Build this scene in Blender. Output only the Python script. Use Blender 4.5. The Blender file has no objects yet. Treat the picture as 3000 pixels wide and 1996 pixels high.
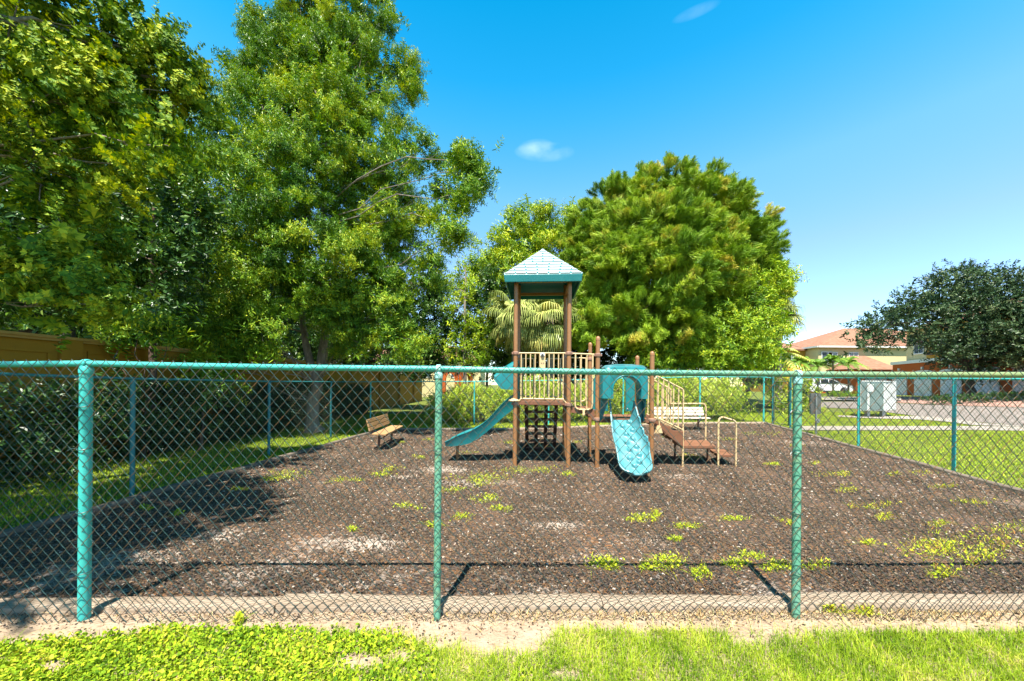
import bpy, math, random
import numpy as np
from mathutils import Vector, Matrix

random.seed(7)
rng = np.random.default_rng(11)
SC = bpy.context.scene
COL = SC.collection
PI = math.pi

# ------------------------------------------------------------------ camera
F_PX, CX, CY, EYE = 1065.0, 1500.0, 1126.0, 1.70
ROLL = math.radians(0.45)
CAM_R = Vector((math.cos(ROLL), 0, math.sin(ROLL)))
CAM_U = Vector((-math.sin(ROLL), 0, math.cos(ROLL)))
CAM_F = Vector((0, 1, 0))
CAM_P = Vector((0, 0, EYE))


def at(px, py, Y):
    """point that a pixel of the 3000 px photograph shows at depth Y metres"""
    return CAM_P + Y * (CAM_F + CAM_R * ((px - CX) / F_PX) + CAM_U * ((CY - py) / F_PX))


def proj(P):
    d = Vector(P) - CAM_P
    Y = d.y
    return CX + F_PX * d.dot(CAM_R) / Y, CY - F_PX * d.dot(CAM_U) / Y


def sstep(x, a, b):
    t = min(1.0, max(0.0, (x - a) / (b - a)))
    return t * t * (3 - 2 * t)


def elev(x, y):
    """the ground rises gently to the right and away from the camera"""
    base = 0.026 * max(0.0, min(y, 40.0) - 5.2) * sstep(x, -1.0, 8.0)
    k = sstep(x, 26.0, 36.0) * sstep(y, 16.0, 22.0)
    return base * (1 - k) + 0.9 * k


def ground(px, py):
    Y = 5.0
    lo, hi = 0.5, 120.0
    for _ in range(50):
        Y = 0.5 * (lo + hi)
        p = at(px, py, Y)
        if p.z > elev(p.x, p.y):
            lo = Y
        else:
            hi = Y
    p = at(px, py, Y)
    return Vector((p.x, p.y, elev(p.x, p.y)))


cam_data = bpy.data.cameras.new("camera")
cam = bpy.data.objects.new("camera", cam_data)
COL.objects.link(cam)
cam_data.sensor_width = 36.0
cam_data.lens = 36.0 * F_PX / 3000.0
cam_data.shift_y = (CY - 998.0) / 3000.0
cam_data.clip_start = 0.05
cam_data.clip_end = 2000.0
m3 = Matrix((CAM_R, CAM_U, -CAM_F)).transposed()
cam.matrix_world = Matrix.Translation(CAM_P) @ m3.to_4x4()
SC.camera = cam

# ------------------------------------------------------------------ tags
def tag(o, label=None, cat=None, group=None, kind=None):
    if label: o["label"] = label
    if cat: o["category"] = cat
    if group: o["group"] = group
    if kind: o["kind"] = kind
    return o


def empty(name, loc, label, cat, group=None, rz=0.0):
    o = bpy.data.objects.new(name, None)
    o.empty_display_size = 0.2
    COL.objects.link(o)
    o.location = loc
    o.rotation_euler = (0, 0, rz)
    tag(o, label, cat, group)
    return o


def world_of(o):
    m = Matrix.Translation(o.location) @ o.rotation_euler.to_matrix().to_4x4()
    if o.parent is not None:
        return world_of(o.parent) @ o.matrix_parent_inverse @ m
    return m


def attach(o, parent):
    """parts are modelled in world coordinates and keep their place when parented"""
    if parent is not None:
        o.parent = parent
        o.matrix_parent_inverse = world_of(parent).inverted()
    return o


# ------------------------------------------------------------------ mesh building
class MB:
    def __init__(self):
        self.v, self.f, self.mi, self.sm = [], [], [], []

    def add(self, verts, faces, mi=0, smooth=False):
        b = len(self.v)
        self.v.extend([tuple(p) for p in verts])
        for fc in faces:
            self.f.append(tuple(b + i for i in fc))
            self.mi.append(mi)
            self.sm.append(smooth)
        return self

    def box(self, c, s, rot=None, mi=0, taper=1.0):
        c = Vector(c)
        hx, hy, hz = s[0] / 2, s[1] / 2, s[2] / 2
        pts = []
        for sz in (-1, 1):
            k = taper if sz > 0 else 1.0
            for sx, sy in ((-1, -1), (1, -1), (1, 1), (-1, 1)):
                p = Vector((sx * hx * k, sy * hy * k, sz * hz))
                if rot is not None:
                    p = rot @ p
                pts.append(c + p)
        return self.add(pts, [(3, 2, 1, 0), (4, 5, 6, 7), (0, 1, 5, 4), (1, 2, 6, 5), (2, 3, 7, 6), (3, 0, 4, 7)], mi)

    def hexa(self, pts8, mi=0):
        """bottom four, top four"""
        return self.add(pts8, [(3, 2, 1, 0), (4, 5, 6, 7), (0, 1, 5, 4), (1, 2, 6, 5), (2, 3, 7, 6), (3, 0, 4, 7)], mi)

    def bar(self, a, b, w, h, up=(0, 0, 1), mi=0):
        a, b, up = Vector(a), Vector(b), Vector(up)
        t = (b - a).normalized()
        s = t.cross(up)
        if s.length < 1e-5:
            s = t.cross(Vector((1, 0, 0)))
        s.normalize()
        u = s.cross(t)
        pts = []
        for p in (a, b):
            for i, j in ((-1, -1), (1, -1), (1, 1), (-1, 1)):
                pts.append(p + s * (i * w / 2) + u * (j * h / 2))
        return self.add(pts, [(3, 2, 1, 0), (4, 5, 6, 7), (0, 1, 5, 4), (1, 2, 6, 5), (2, 3, 7, 6), (3, 0, 4, 7)], mi)

    def tube(self, path, r, n=10, mi=0, caps=True, smooth=True):
        path = [Vector(p) for p in path]
        rr = r if isinstance(r, (list, tuple)) else [r] * len(path)
        ref = Vector((0.13, 0.31, 0.94))
        rings = []
        prev = None
        for i, p in enumerate(path):
            if i == 0: t = path[1] - path[0]
            elif i == len(path) - 1: t = path[-1] - path[-2]
            else: t = (path[i + 1] - p).normalized() + (p - path[i - 1]).normalized()
            if t.length < 1e-9: t = Vector((0, 0, 1))
            t.normalize()
            if prev is None:
                s = t.cross(ref)
                if s.length < 1e-4: s = t.cross(Vector((1, 0, 0)))
            else:
                s = prev - t * prev.dot(t)
                if s.length < 1e-6: s = t.cross(ref)
            s.normalize()
            prev = s
            u = t.cross(s)
            rings.append([p + (s * math.cos(2 * PI * k / n) + u * math.sin(2 * PI * k / n)) * rr[i] for k in range(n)])
        vs = [q for ring in rings for q in ring]
        fs = []
        for i in range(len(path) - 1):
            for k in range(n):
                k2 = (k + 1) % n
                fs.append((i * n + k, i * n + k2, (i + 1) * n + k2, (i + 1) * n + k))
        b = len(self.v)
        self.add(vs, fs, mi, smooth)
        if caps:
            self.f.append(tuple(b + k for k in range(n))[::-1]); self.mi.append(mi); self.sm.append(False)
            o = b + (len(path) - 1) * n
            self.f.append(tuple(o + k for k in range(n))); self.mi.append(mi); self.sm.append(False)
        return self

    def lathe(self, base, prof, n=16, mi=0, axis=None):
        """prof: (radius, height) pairs turned about a vertical (or given) axis"""
        base = Vector(base)
        ax = Vector(axis).normalized() if axis is not None else Vector((0, 0, 1))
        s = ax.cross(Vector((0, 1, 0.01))).normalized()
        u = ax.cross(s)
        vs, fs = [], []
        for r, h in prof:
            for k in range(n):
                a = 2 * PI * k / n
                vs.append(base + ax * h + (s * math.cos(a) + u * math.sin(a)) * r)
        for i in range(len(prof) - 1):
            for k in range(n):
                k2 = (k + 1) % n
                fs.append((i * n + k2, i * n + k, (i + 1) * n + k, (i + 1) * n + k2))
        fs.append(tuple(range(n)))
        fs.append(tuple((len(prof) - 1) * n + k for k in range(n))[::-1])
        return self.add(vs, fs, mi, True)

    def prism(self, poly, off, mi=0):
        """flat polygon (3-D points) pushed by the vector off"""
        n = len(poly)
        off = Vector(off)
        vs = [Vector(p) for p in poly] + [Vector(p) + off for p in poly]
        fs = [tuple(range(n))[::-1], tuple(range(n, 2 * n))]
        for i in range(n):
            j = (i + 1) % n
            fs.append((i, j, n + j, n + i))
        return self.add(vs, fs, mi)

    def loft(self, rings, mi=0, closed=True, caps=True, smooth=True):
        n = len(rings[0])
        vs = [p for r in rings for p in r]
        fs = []
        for i in range(len(rings) - 1):
            for k in range(n if closed else n - 1):
                k2 = (k + 1) % n
                fs.append((i * n + k, i * n + k2, (i + 1) * n + k2, (i + 1) * n + k))
        if caps and closed:
            fs.append(tuple(range(n))[::-1])
            fs.append(tuple((len(rings) - 1) * n + k for k in range(n)))
        return self.add(vs, fs, mi, smooth)

    def build(self, name, mats, parent=None, bevel=0.0, sharp=0.7, fix=True):
        me = bpy.data.meshes.new(name)
        me.from_pydata(self.v, [], self.f)
        mats = mats if isinstance(mats, (list, tuple)) else [mats]
        for m in mats: me.materials.append(m)
        me.polygons.foreach_set("material_index", self.mi)
        me.polygons.foreach_set("use_smooth", self.sm)
        me.update()
        if fix:
            import bmesh
            bm = bmesh.new(); bm.from_mesh(me)
            bmesh.ops.recalc_face_normals(bm, faces=bm.faces)
            bm.to_mesh(me); bm.free()
        if any(self.sm):
            me.set_sharp_from_angle(angle=sharp)
        o = bpy.data.objects.new(name, me)
        COL.objects.link(o)
        if bevel > 0:
            b = o.modifiers.new("bevel", "BEVEL")
            b.width = bevel; b.segments = 2; b.limit_method = "ANGLE"; b.angle_limit = 0.7
        attach(o, parent)
        return o


def np_mesh(name, verts, nper, mats, tint=None, parent=None, mi=None, smooth=False):
    """big mesh of faces that all have nper corners, corners stored face by face"""
    verts = np.ascontiguousarray(verts, dtype=np.float32).reshape(-1, 3)
    nv = len(verts); nf = nv // nper
    me = bpy.data.meshes.new(name)
    me.vertices.add(nv); me.vertices.foreach_set("co", verts.ravel())
    me.loops.add(nv); me.loops.foreach_set("vertex_index", np.arange(nv, dtype=np.int32))
    me.polygons.add(nf); me.polygons.foreach_set("loop_start", np.arange(0, nv, nper, dtype=np.int32))
    if mi is not None: me.polygons.foreach_set("material_index", np.asarray(mi, dtype=np.int32))
    for m in (mats if isinstance(mats, (list, tuple)) else [mats]): me.materials.append(m)
    if tint is not None:
        a = me.attributes.new("tint", "FLOAT", "POINT")
        a.data.foreach_set("value", np.ascontiguousarray(tint, dtype=np.float32))
    me.update(calc_edges=True)
    o = bpy.data.objects.new(name, me)
    COL.objects.link(o)
    attach(o, parent)
    return o


def idx_mesh(name, verts, quads, mats, parent=None, mi=None, smooth=True, tint=None):
    verts = np.ascontiguousarray(verts, dtype=np.float32).reshape(-1, 3)
    quads = np.ascontiguousarray(quads, dtype=np.int32)
    nf, k = quads.shape
    me = bpy.data.meshes.new(name)
    me.vertices.add(len(verts)); me.vertices.foreach_set("co", verts.ravel())
    me.loops.add(nf * k); me.loops.foreach_set("vertex_index", quads.ravel())
    me.polygons.add(nf); me.polygons.foreach_set("loop_start", np.arange(0, nf * k, k, dtype=np.int32))
    if mi is not None: me.polygons.foreach_set("material_index", np.asarray(mi, dtype=np.int32))
    me.polygons.foreach_set("use_smooth", np.full(nf, smooth))
    for m in (mats if isinstance(mats, (list, tuple)) else [mats]): me.materials.append(m)
    if tint is not None:
        a = me.attributes.new("tint", "FLOAT", "POINT")
        a.data.foreach_set("value", np.ascontiguousarray(tint, dtype=np.float32))
    me.update(calc_edges=True)
    o = bpy.data.objects.new(name, me)
    COL.objects.link(o)
    attach(o, parent)
    return o


# ------------------------------------------------------------------ materials
def nodes_of(m):
    m.use_nodes = True
    nt = m.node_tree
    return nt, nt.nodes, nt.links, nt.nodes["Principled BSDF"]


def rgba(c): return (c[0], c[1], c[2], 1.0)


def M(name, c1, c2=None, scale=4.0, rough=0.6, rough2=None, bump=0.0, bscale=60.0, metal=0.0, spec=0.5, c3=None, scale3=30.0,
      t3=(0.55, 0.7), stretch=None, coat=0.0):
    m = bpy.data.materials.new(name)
    nt, N, L, P = nodes_of(m)
    P.inputs["Roughness"].default_value = rough
    P.inputs["Metallic"].default_value = metal
    P.inputs["Specular IOR Level"].default_value = spec
    P.inputs["Coat Weight"].default_value = coat
    P.inputs["Base Color"].default_value = rgba(c1)
    tc = N.new("ShaderNodeTexCoord")
    src = tc.outputs["Object"]
    if stretch:
        mp = N.new("ShaderNodeMapping"); mp.inputs["Scale"].default_value = stretch
        L.new(src, mp.inputs["Vector"]); src = mp.outputs["Vector"]
    col = None
    if c2 is not None:
        n = N.new("ShaderNodeTexNoise"); n.inputs["Scale"].default_value = scale; n.inputs["Detail"].default_value = 8
        n.inputs["Roughness"].default_value = 0.65
        L.new(src, n.inputs["Vector"])
        r = N.new("ShaderNodeValToRGB")
        r.color_ramp.elements[0].position = 0.35; r.color_ramp.elements[1].position = 0.65
        r.color_ramp.elements[0].color = rgba(c1); r.color_ramp.elements[1].color = rgba(c2)
        L.new(n.outputs["Fac"], r.inputs["Fac"])
        col = r.outputs["Color"]
        if rough2 is not None:
            mr = N.new("ShaderNodeMapRange"); mr.inputs["To Min"].default_value = rough; mr.inputs["To Max"].default_value = rough2
            L.new(n.outputs["Fac"], mr.inputs["Value"]); L.new(mr.outputs["Result"], P.inputs["Roughness"])
    if c3 is not None:
        n3 = N.new("ShaderNodeTexNoise"); n3.inputs["Scale"].default_value = scale3; n3.inputs["Detail"].default_value = 10
        n3.inputs["Roughness"].default_value = 0.7
        L.new(src, n3.inputs["Vector"])
        mr = N.new("ShaderNodeMapRange"); mr.inputs["From Min"].default_value = t3[0]; mr.inputs["From Max"].default_value = t3[1]
        L.new(n3.outputs["Fac"], mr.inputs["Value"])
        mx = N.new("ShaderNodeMix"); mx.data_type = "RGBA"
        L.new(mr.outputs["Result"], mx.inputs[0])
        if col is not None: L.new(col, mx.inputs[6])
        else: mx.inputs[6].default_value = rgba(c1)
        mx.inputs[7].default_value = rgba(c3)
        col = mx.outputs[2]
    if col is not None: L.new(col, P.inputs["Base Color"])
    if bump > 0:
        nb = N.new("ShaderNodeTexNoise"); nb.inputs["Scale"].default_value = bscale; nb.inputs["Detail"].default_value = 6
        L.new(src, nb.inputs["Vector"])
        b = N.new("ShaderNodeBump"); b.inputs["Strength"].default_value = bump; b.inputs["Distance"].default_value = 0.02
        L.new(nb.outputs["Fac"], b.inputs["Height"]); L.new(b.outputs["Normal"], P.inputs["Normal"])
    return m


def leaf_mat(name, stops, rough=0.5, trans=0.3, spec=0.4, gain=1.6):
    """foliage: every leaf carries its own 'tint'; some light passes through the blade"""
    m = bpy.data.materials.new(name)
    nt, N, L, P = nodes_of(m)
    a = N.new("ShaderNodeAttribute"); a.attribute_name = "tint"
    r = N.new("ShaderNodeValToRGB")
    cr = r.color_ramp
    while len(cr.elements) < len(stops): cr.elements.new(0.5)
    for e, (p, c) in zip(cr.elements, stops):
        e.position = p; e.color = rgba([min(0.6, x * gain) for x in c])
    L.new(a.outputs["Fac"], r.inputs["Fac"])
    L.new(r.outputs["Color"], P.inputs["Base Color"])
    P.inputs["Roughness"].default_value = rough
    P.inputs["Specular IOR Level"].default_value = spec * 0.45
    t = N.new("ShaderNodeBsdfTranslucent")
    h = N.new("ShaderNodeHueSaturation"); h.inputs["Hue"].default_value = 0.485; h.inputs["Saturation"].default_value = 1.15; h.inputs["Value"].default_value = 1.25
    L.new(r.outputs["Color"], h.inputs["Color"]); L.new(h.outputs["Color"], t.inputs["Color"])
    mx = N.new("ShaderNodeMixShader"); mx.inputs[0].default_value = trans * 0.5
    L.new(P.outputs[0], mx.inputs[1]); L.new(t.outputs[0], mx.inputs[2])
    L.new(mx.outputs[0], N["Material Output"].inputs["Surface"])
    return m


def wood_mat(name, c1, c2, c3, axis=0, rough=0.8):
    """weathered wood with grain along one axis"""
    s = [22.0, 22.0, 22.0]; s[axis] = 1.2
    return M(name, c1, c2, scale=1.0, rough=rough, bump=0.5, bscale=2.2, c3=c3, scale3=2.5, t3=(0.5, 0.75), stretch=tuple(s), spec=0.2)
# ------------------------------------------------------------------ sun and sky
TO_SUN = Vector((-0.15, -0.78, 1.83)).normalized()
SUN_EL = math.asin(TO_SUN.z)
sd = bpy.data.lights.new("sun", "SUN")
sun = bpy.data.objects.new("sun", sd)
COL.objects.link(sun)
sun.rotation_euler = TO_SUN.to_track_quat("Z", "Y").to_euler()
sd.energy = 5.0
sd.angle = math.radians(0.5)
sd.color = (1.0, 0.95, 0.86)

w = bpy.data.worlds.new("World")
SC.world = w
w.use_nodes = True
N, L = w.node_tree.nodes, w.node_tree.links
bg = N["Background"]
sky = N.new("ShaderNodeTexSky")
sky.sky_type = "NISHITA"
sky.sun_disc = False
sky.sun_elevation = SUN_EL
# Nishita's rotation 0 is +Y, turning clockwise seen from above
sky.sun_rotation = math.atan2(TO_SUN.x, TO_SUN.y)
sky.altitude = 0
sky.air_density = 1.0
sky.dust_density = 0.0
sky.ozone_density = 1.5
hs = N.new("ShaderNodeHueSaturation")
hs.inputs["Hue"].default_value = 0.490
hs.inputs["Saturation"].default_value = 1.32
hs.inputs["Value"].default_value = 1.0
L.new(sky.outputs[0], hs.inputs["Color"])
# two faint wisps of cloud, given as directions in the sky
tc = N.new("ShaderNodeTexCoord")
sep = N.new("ShaderNodeSeparateXYZ"); L.new(tc.outputs["Generated"], sep.inputs[0])


def mth(op, a, b=None):
    n = N.new("ShaderNodeMath"); n.operation = op
    for i, v in enumerate((a, b)):
        if v is None: continue
        if isinstance(v, (int, float)): n.inputs[i].default_value = v
        else: L.new(v, n.inputs[i])
    return n.outputs[0]


ysafe = mth("MAXIMUM", sep.outputs[1], 0.02)
gx = mth("DIVIDE", sep.outputs[0], ysafe)
gz = mth("DIVIDE", sep.outputs[2], ysafe)
cn = N.new("ShaderNodeTexNoise"); cn.inputs["Scale"].default_value = 14; cn.inputs["Detail"].default_value = 6
mpn = N.new("ShaderNodeMapping"); mpn.inputs["Scale"].default_value = (1, 1, 2.2)
L.new(tc.outputs["Generated"], mpn.inputs["Vector"]); L.new(mpn.outputs[0], cn.inputs["Vector"])
total = None
for (cx, cz, rx, rz, sl, amp) in ((0.0845, 0.640, 0.085, 0.030, 0.0, 0.26), (0.50, 1.03, 0.07, 0.020, 0.42, 0.10), (0.06, 0.655, 0.05, 0.022, 0.1, 0.15)):
    dx = mth("SUBTRACT", gx, cx)
    dz = mth("SUBTRACT", mth("SUBTRACT", gz, cz), mth("MULTIPLY", dx, sl))
    a = mth("POWER", mth("DIVIDE", dx, rx), 2.0)
    b = mth("POWER", mth("DIVIDE", dz, rz), 2.0)
    k = mth("MULTIPLY", mth("MAXIMUM", mth("SUBTRACT", 1.0, mth("ADD", a, b)), 0.0), amp)
    total = k if total is None else mth("ADD", total, k)
nz = mth("MAXIMUM", mth("MULTIPLY", mth("SUBTRACT", cn.outputs["Fac"], 0.33), 3.2), 0.0)
fac = mth("MINIMUM", mth("MULTIPLY", total, nz), 0.6)
mix = N.new("ShaderNodeMix"); mix.data_type = "RGBA"
gain = N.new("ShaderNodeMix"); gain.data_type = "RGBA"; gain.blend_type = "MULTIPLY"; gain.inputs[0].default_value = 1.0
L.new(hs.outputs[0], gain.inputs[6]); skr = N.new("ShaderNodeValToRGB"); ce = skr.color_ramp
SK = [(0.05, (1.1, 1.14, 1.2)), (0.16, (1.45, 1.17, 1.22)), (0.30, (1.95, 1.25, 1.25)), (0.45, (1.95, 1.55, 1.3)), (0.58, (0.75, 1.52, 1.36)), (0.64, (0.30, 1.45, 1.36)), (0.735, (0.06, 1.34, 1.25)), (0.83, (0.30, 0.55, 0.40)), (1.0, (0.35, 0.42, 0.28))]
while len(ce.elements) < len(SK): ce.elements.new(0.5)
for e, (p, c) in zip(ce.elements, SK): e.position = p; e.color = rgba([x / 2.5 for x in c])
L.new(sep.outputs[2], skr.inputs["Fac"])
g25 = N.new("ShaderNodeMix"); g25.data_type = "RGBA"; g25.blend_type = "MULTIPLY"; g25.inputs[0].default_value = 1.0; g25.inputs[7].default_value = (2.5, 2.5, 2.5, 1)
L.new(skr.outputs["Color"], g25.inputs[6]); L.new(g25.outputs[2], gain.inputs[7])
L.new(fac, mix.inputs[0]); L.new(gain.outputs[2], mix.inputs[6]); mix.inputs[7].default_value = (5.0, 6.2, 8.0, 1)
L.new(mix.outputs[2], bg.inputs["Color"])
bg.inputs["Strength"].default_value = 0.085

SC.view_settings.view_transform = "Standard"
SC.view_settings.look = "None"
SC.view_settings.exposure = 1.6
SC.view_settings.gamma = 1.0
SC.cycles.max_bounces = 7
SC.cycles.diffuse_bounces = 2
SC.cycles.glossy_bounces = 3
SC.cycles.transmission_bounces = 4
SC.cycles.transparent_max_bounces = 8
SC.cycles.caustics_reflective = False
SC.cycles.caustics_refractive = False
SC.cycles.use_denoising = True
try:
    SC.cycles.denoiser = "OPENIMAGEDENOISE"
    SC.cycles.denoising_prefilter = "ACCURATE"
except Exception:
    pass
# ------------------------------------------------------------------ setting: ground, mulch, paths, road
PL1, PL2 = ground(640, 1399), ground(1075, 1275)
PR1, PR2 = ground(2770, 1388), ground(2240, 1243)
PB1, PB2 = ground(1274, 1261), ground(2240, 1243)


def left_x(y): return PL1.x + (PL2.x - PL1.x) * (y - PL1.y) / (PL2.y - PL1.y)
def right_x(y): return PR1.x + (PR2.x - PR1.x) * (y - PR1.y) / (PR2.y - PR1.y)
def back_y(x): return PB1.y + (PB2.y - PB1.y) * (x - PB1.x) / (PB2.x - PB1.x)


FP = [ground(247, 1820), ground(1280, 1818), ground(2331, 1815)]      # feet of the three near posts
F_SL = (FP[2].y - FP[0].y) / (FP[2].x - FP[0].x)
def front_y(x): return FP[1].y + F_SL * (x - FP[1].x)

MFL = (left_x(2.7), front_y(-5.6) + 0.2)
MFR = (right_x(2.9), front_y(7.8) + 0.2)
by = back_y(-4.9)
MBL = (left_x(by), by)
MBR = (PR2.x, PR2.y)


def mulch_uv(u, v):
    a = (MFL[0] + (MFR[0] - MFL[0]) * u, MFL[1] + (MFR[1] - MFL[1]) * u)
    b = (MBL[0] + (MBR[0] - MBL[0]) * u, MBL[1] + (MBR[1] - MBL[1]) * u)
    return a[0] + (b[0] - a[0]) * v, a[1] + (b[1] - a[1]) * v


def in_mulch(x, y, pad=0.0):
    return (y > front_y(x) + 0.2 + pad) and (y < back_y(x) - pad) and (x > left_x(y) + pad) and (x < right_x(y) - pad)


def elev_np(X, Y):
    def ss(t): t = np.clip(t, 0, 1); return t * t * (3 - 2 * t)
    base = 0.026 * np.maximum(0, np.minimum(Y, 40) - 5.2) * ss((X + 1) / 9.0)
    k = ss((X - 26) / 10.0) * ss((Y - 16) / 6.0)
    return base * (1 - k) + 0.9 * k


# materials of the ground
mat_soil = M("lawn_soil", (0.085, 0.105, 0.022), (0.14, 0.17, 0.03), scale=1.3, rough=0.95, bump=0.6, bscale=25, c3=(0.16, 0.115, 0.06), scale3=3.0, t3=(0.6, 0.75), spec=0.1)
mat_sand = M("verge_sand", (0.35, 0.265, 0.185), (0.27, 0.195, 0.13), scale=5, rough=0.95, bump=1.0, bscale=38, c3=(0.12, 0.08, 0.045), scale3=22, t3=(0.52, 0.72), spec=0.1)
mat_conc = M("pale_concrete", (0.30, 0.265, 0.22), (0.25, 0.22, 0.18), scale=2.0, rough=0.9, bump=0.3, bscale=60, spec=0.2)
mat_road = M("worn_asphalt", (0.17, 0.145, 0.125), (0.21, 0.18, 0.155), scale=0.8, rough=0.92, bump=0.4, bscale=80, c3=(0.16, 0.14, 0.125), scale3=12, t3=(0.55, 0.8), spec=0.2)
mat_paver = M("brick_pavers", (0.26, 0.15, 0.115), (0.33, 0.20, 0.155), scale=6, rough=0.9, bump=0.4, bscale=30, spec=0.2)


def terrain():
    xs = np.unique(np.concatenate([np.arange(-16, 44, 0.5), np.arange(-90, 130, 5.0), np.array([-600, -300, -150, 180, 300, 600])]))
    ys = np.unique(np.concatenate([np.arange(-4, 44, 0.5), np.arange(-20, 120, 5.0), np.array([-150, -60, 160, 250, 400, 700])]))
    X, Y = np.meshgrid(xs, ys)
    Z = elev_np(X, Y)
    V = np.stack([X, Y, Z], -1).reshape(-1, 3)
    nx, ny = len(xs), len(ys)
    i, j = np.meshgrid(np.arange(nx - 1), np.arange(ny - 1))
    a = (j * nx + i).ravel()
    q = np.stack([a, a + 1, a + nx + 1, a + nx], -1)
    o = idx_mesh("ground", V, q, mat_soil)
    return tag(o, "green lawn ground rising gently to the right", None, None, "structure")


terrain()

# mulch sheet with pale sandy bare patches where the rubber has worn thin
m = bpy.data.materials.new("rubber_mulch")
nt, N, L, P = nodes_of(m)
P.inputs["Roughness"].default_value = 0.85; P.inputs["Specular IOR Level"].default_value = 0.25
tc = N.new("ShaderNodeTexCoord")
mp = N.new("ShaderNodeMapping"); mp.inputs["Scale"].default_value = (1.0, 1.0, 1.0)
wn = N.new("ShaderNodeTexNoise"); wn.inputs["Scale"].default_value = 30
L.new(tc.outputs["Object"], wn.inputs["Vector"])
mxv = N.new("ShaderNodeMix"); mxv.data_type = "VECTOR"; mxv.inputs[0].default_value = 0.03
L.new(tc.outputs["Object"], mxv.inputs[4]); L.new(wn.outputs["Color"], mxv.inputs[5])
vo = N.new("ShaderNodeTexVoronoi"); vo.inputs["Scale"].default_value = 42
L.new(mxv.outputs[1], vo.inputs["Vector"])
sp = N.new("ShaderNodeSeparateColor"); L.new(vo.outputs["Color"], sp.inputs[0])
rp = N.new("ShaderNodeValToRGB"); cr = rp.color_ramp; cr.interpolation = "CONSTANT"
MULCH_STOPS = [(0.0, (0.030, 0.021, 0.016)), (0.22, (0.082, 0.047, 0.029)), (0.42, (0.055, 0.043, 0.036)), (0.56, (0.120, 0.064, 0.032)),
               (0.74, (0.080, 0.060, 0.048)), (0.85, (0.180, 0.082, 0.030)), (0.93, (0.200, 0.140, 0.09)), (0.985, (0.40, 0.34, 0.28))]
while len(cr.elements) < len(MULCH_STOPS): cr.elements.new(0.5)
for e, (p, c) in zip(cr.elements, MULCH_STOPS): e.position = p; e.color = rgba(c)
L.new(sp.outputs[0], rp.inputs["Fac"])
at_s = N.new("ShaderNodeAttribute"); at_s.attribute_name = "tint"
ns = N.new("ShaderNodeTexNoise"); ns.inputs["Scale"].default_value = 20; ns.inputs["Detail"].default_value = 6
L.new(tc.outputs["Object"], ns.inputs["Vector"])
ad = N.new("ShaderNodeMath"); ad.operation = "ADD"; L.new(at_s.outputs["Fac"], ad.inputs[0]); L.new(ns.outputs["Fac"], ad.inputs[1])
mr = N.new("ShaderNodeMapRange"); mr.inputs["From Min"].default_value = 0.66; mr.inputs["From Max"].default_value = 1.0
L.new(ad.outputs[0], mr.inputs["Value"])
mx = N.new("ShaderNodeMix"); mx.data_type = "RGBA"
L.new(mr.outputs["Result"], mx.inputs[0]); L.new(rp.outputs["Color"], mx.inputs[6]); mx.inputs[7].default_value = (0.34, 0.28, 0.225, 1)
L.new(mx.outputs[2], P.inputs["Base Color"])
bp = N.new("ShaderNodeBump"); bp.inputs["Strength"].default_value = 0.9; bp.inputs["Distance"].default_value = 0.02
L.new(sp.outputs[1], bp.inputs["Height"]); L.new(bp.outputs["Normal"], P.inputs["Normal"])
mat_mulch = m

SAND = [(1080, 1600, .30, .8), (960, 1600, .35, .5), (640, 1575, .28, .7), (400, 1640, .4, .6), (250, 1690, .5, .5), (1640, 1545, .22, .8), (1590, 1490, .2, .5),
        (1310, 1380, .45, .7), (1170, 1400, .3, .5), (1900, 1590, .25, .5), (2000, 1400, .3, .6), (720, 1690, .3, .5), (1150, 1700, .25, .4),
        (2950, 1480, .6, .3), (1500, 1700, .25, .3), (1350, 1420, .4, .5), (850, 1660, .3, .4), (1700, 1640, .3, .3), (2350, 1300, .6, .4), (1480, 1420, .3, .4)]
nu, nv = 130, 130
V, T = [], []
sand_pts = [(ground(a, b), r, k) for a, b, r, k in SAND]
for j in range(nv + 1):
    for i in range(nu + 1):
        x, y = mulch_uv(i / nu, j / nv)
        t = 0.0
        for p, r, k in sand_pts:
            d2 = ((x - p.x) / (r * 1.5)) ** 2 + ((y - p.y) / (r * 0.75)) ** 2
            if d2 < 9: t = max(t, k * math.exp(-d2))
        t = max(t, 0.55 * math.exp(-((y - front_y(x) - 0.25) / 0.25) ** 2) * (0.5 + 0.5 * math.sin(x * 2.1 + 1) * math.sin(x * 5.3)))
        h = 0.012 * math.sin(x * 3.1 + y * 1.3) * math.sin(y * 2.3 - x) + 0.012
        V.append((x, y, elev(x, y) + 0.012 + h)); T.append(t * 0.66)
a = np.array([j * (nu + 1) + i for j in range(nv) for i in range(nu)])
q = np.stack([a, a + 1, a + nu + 2, a + nu + 1], -1)
tag(idx_mesh("playground_mulch_ground", np.array(V), q, mat_mulch, tint=np.array(T)), "brown rubber mulch ground of the playground with pale bare patches", None, None, "structure")
SANDT = np.array(T).reshape(nv + 1, nu + 1)


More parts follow.
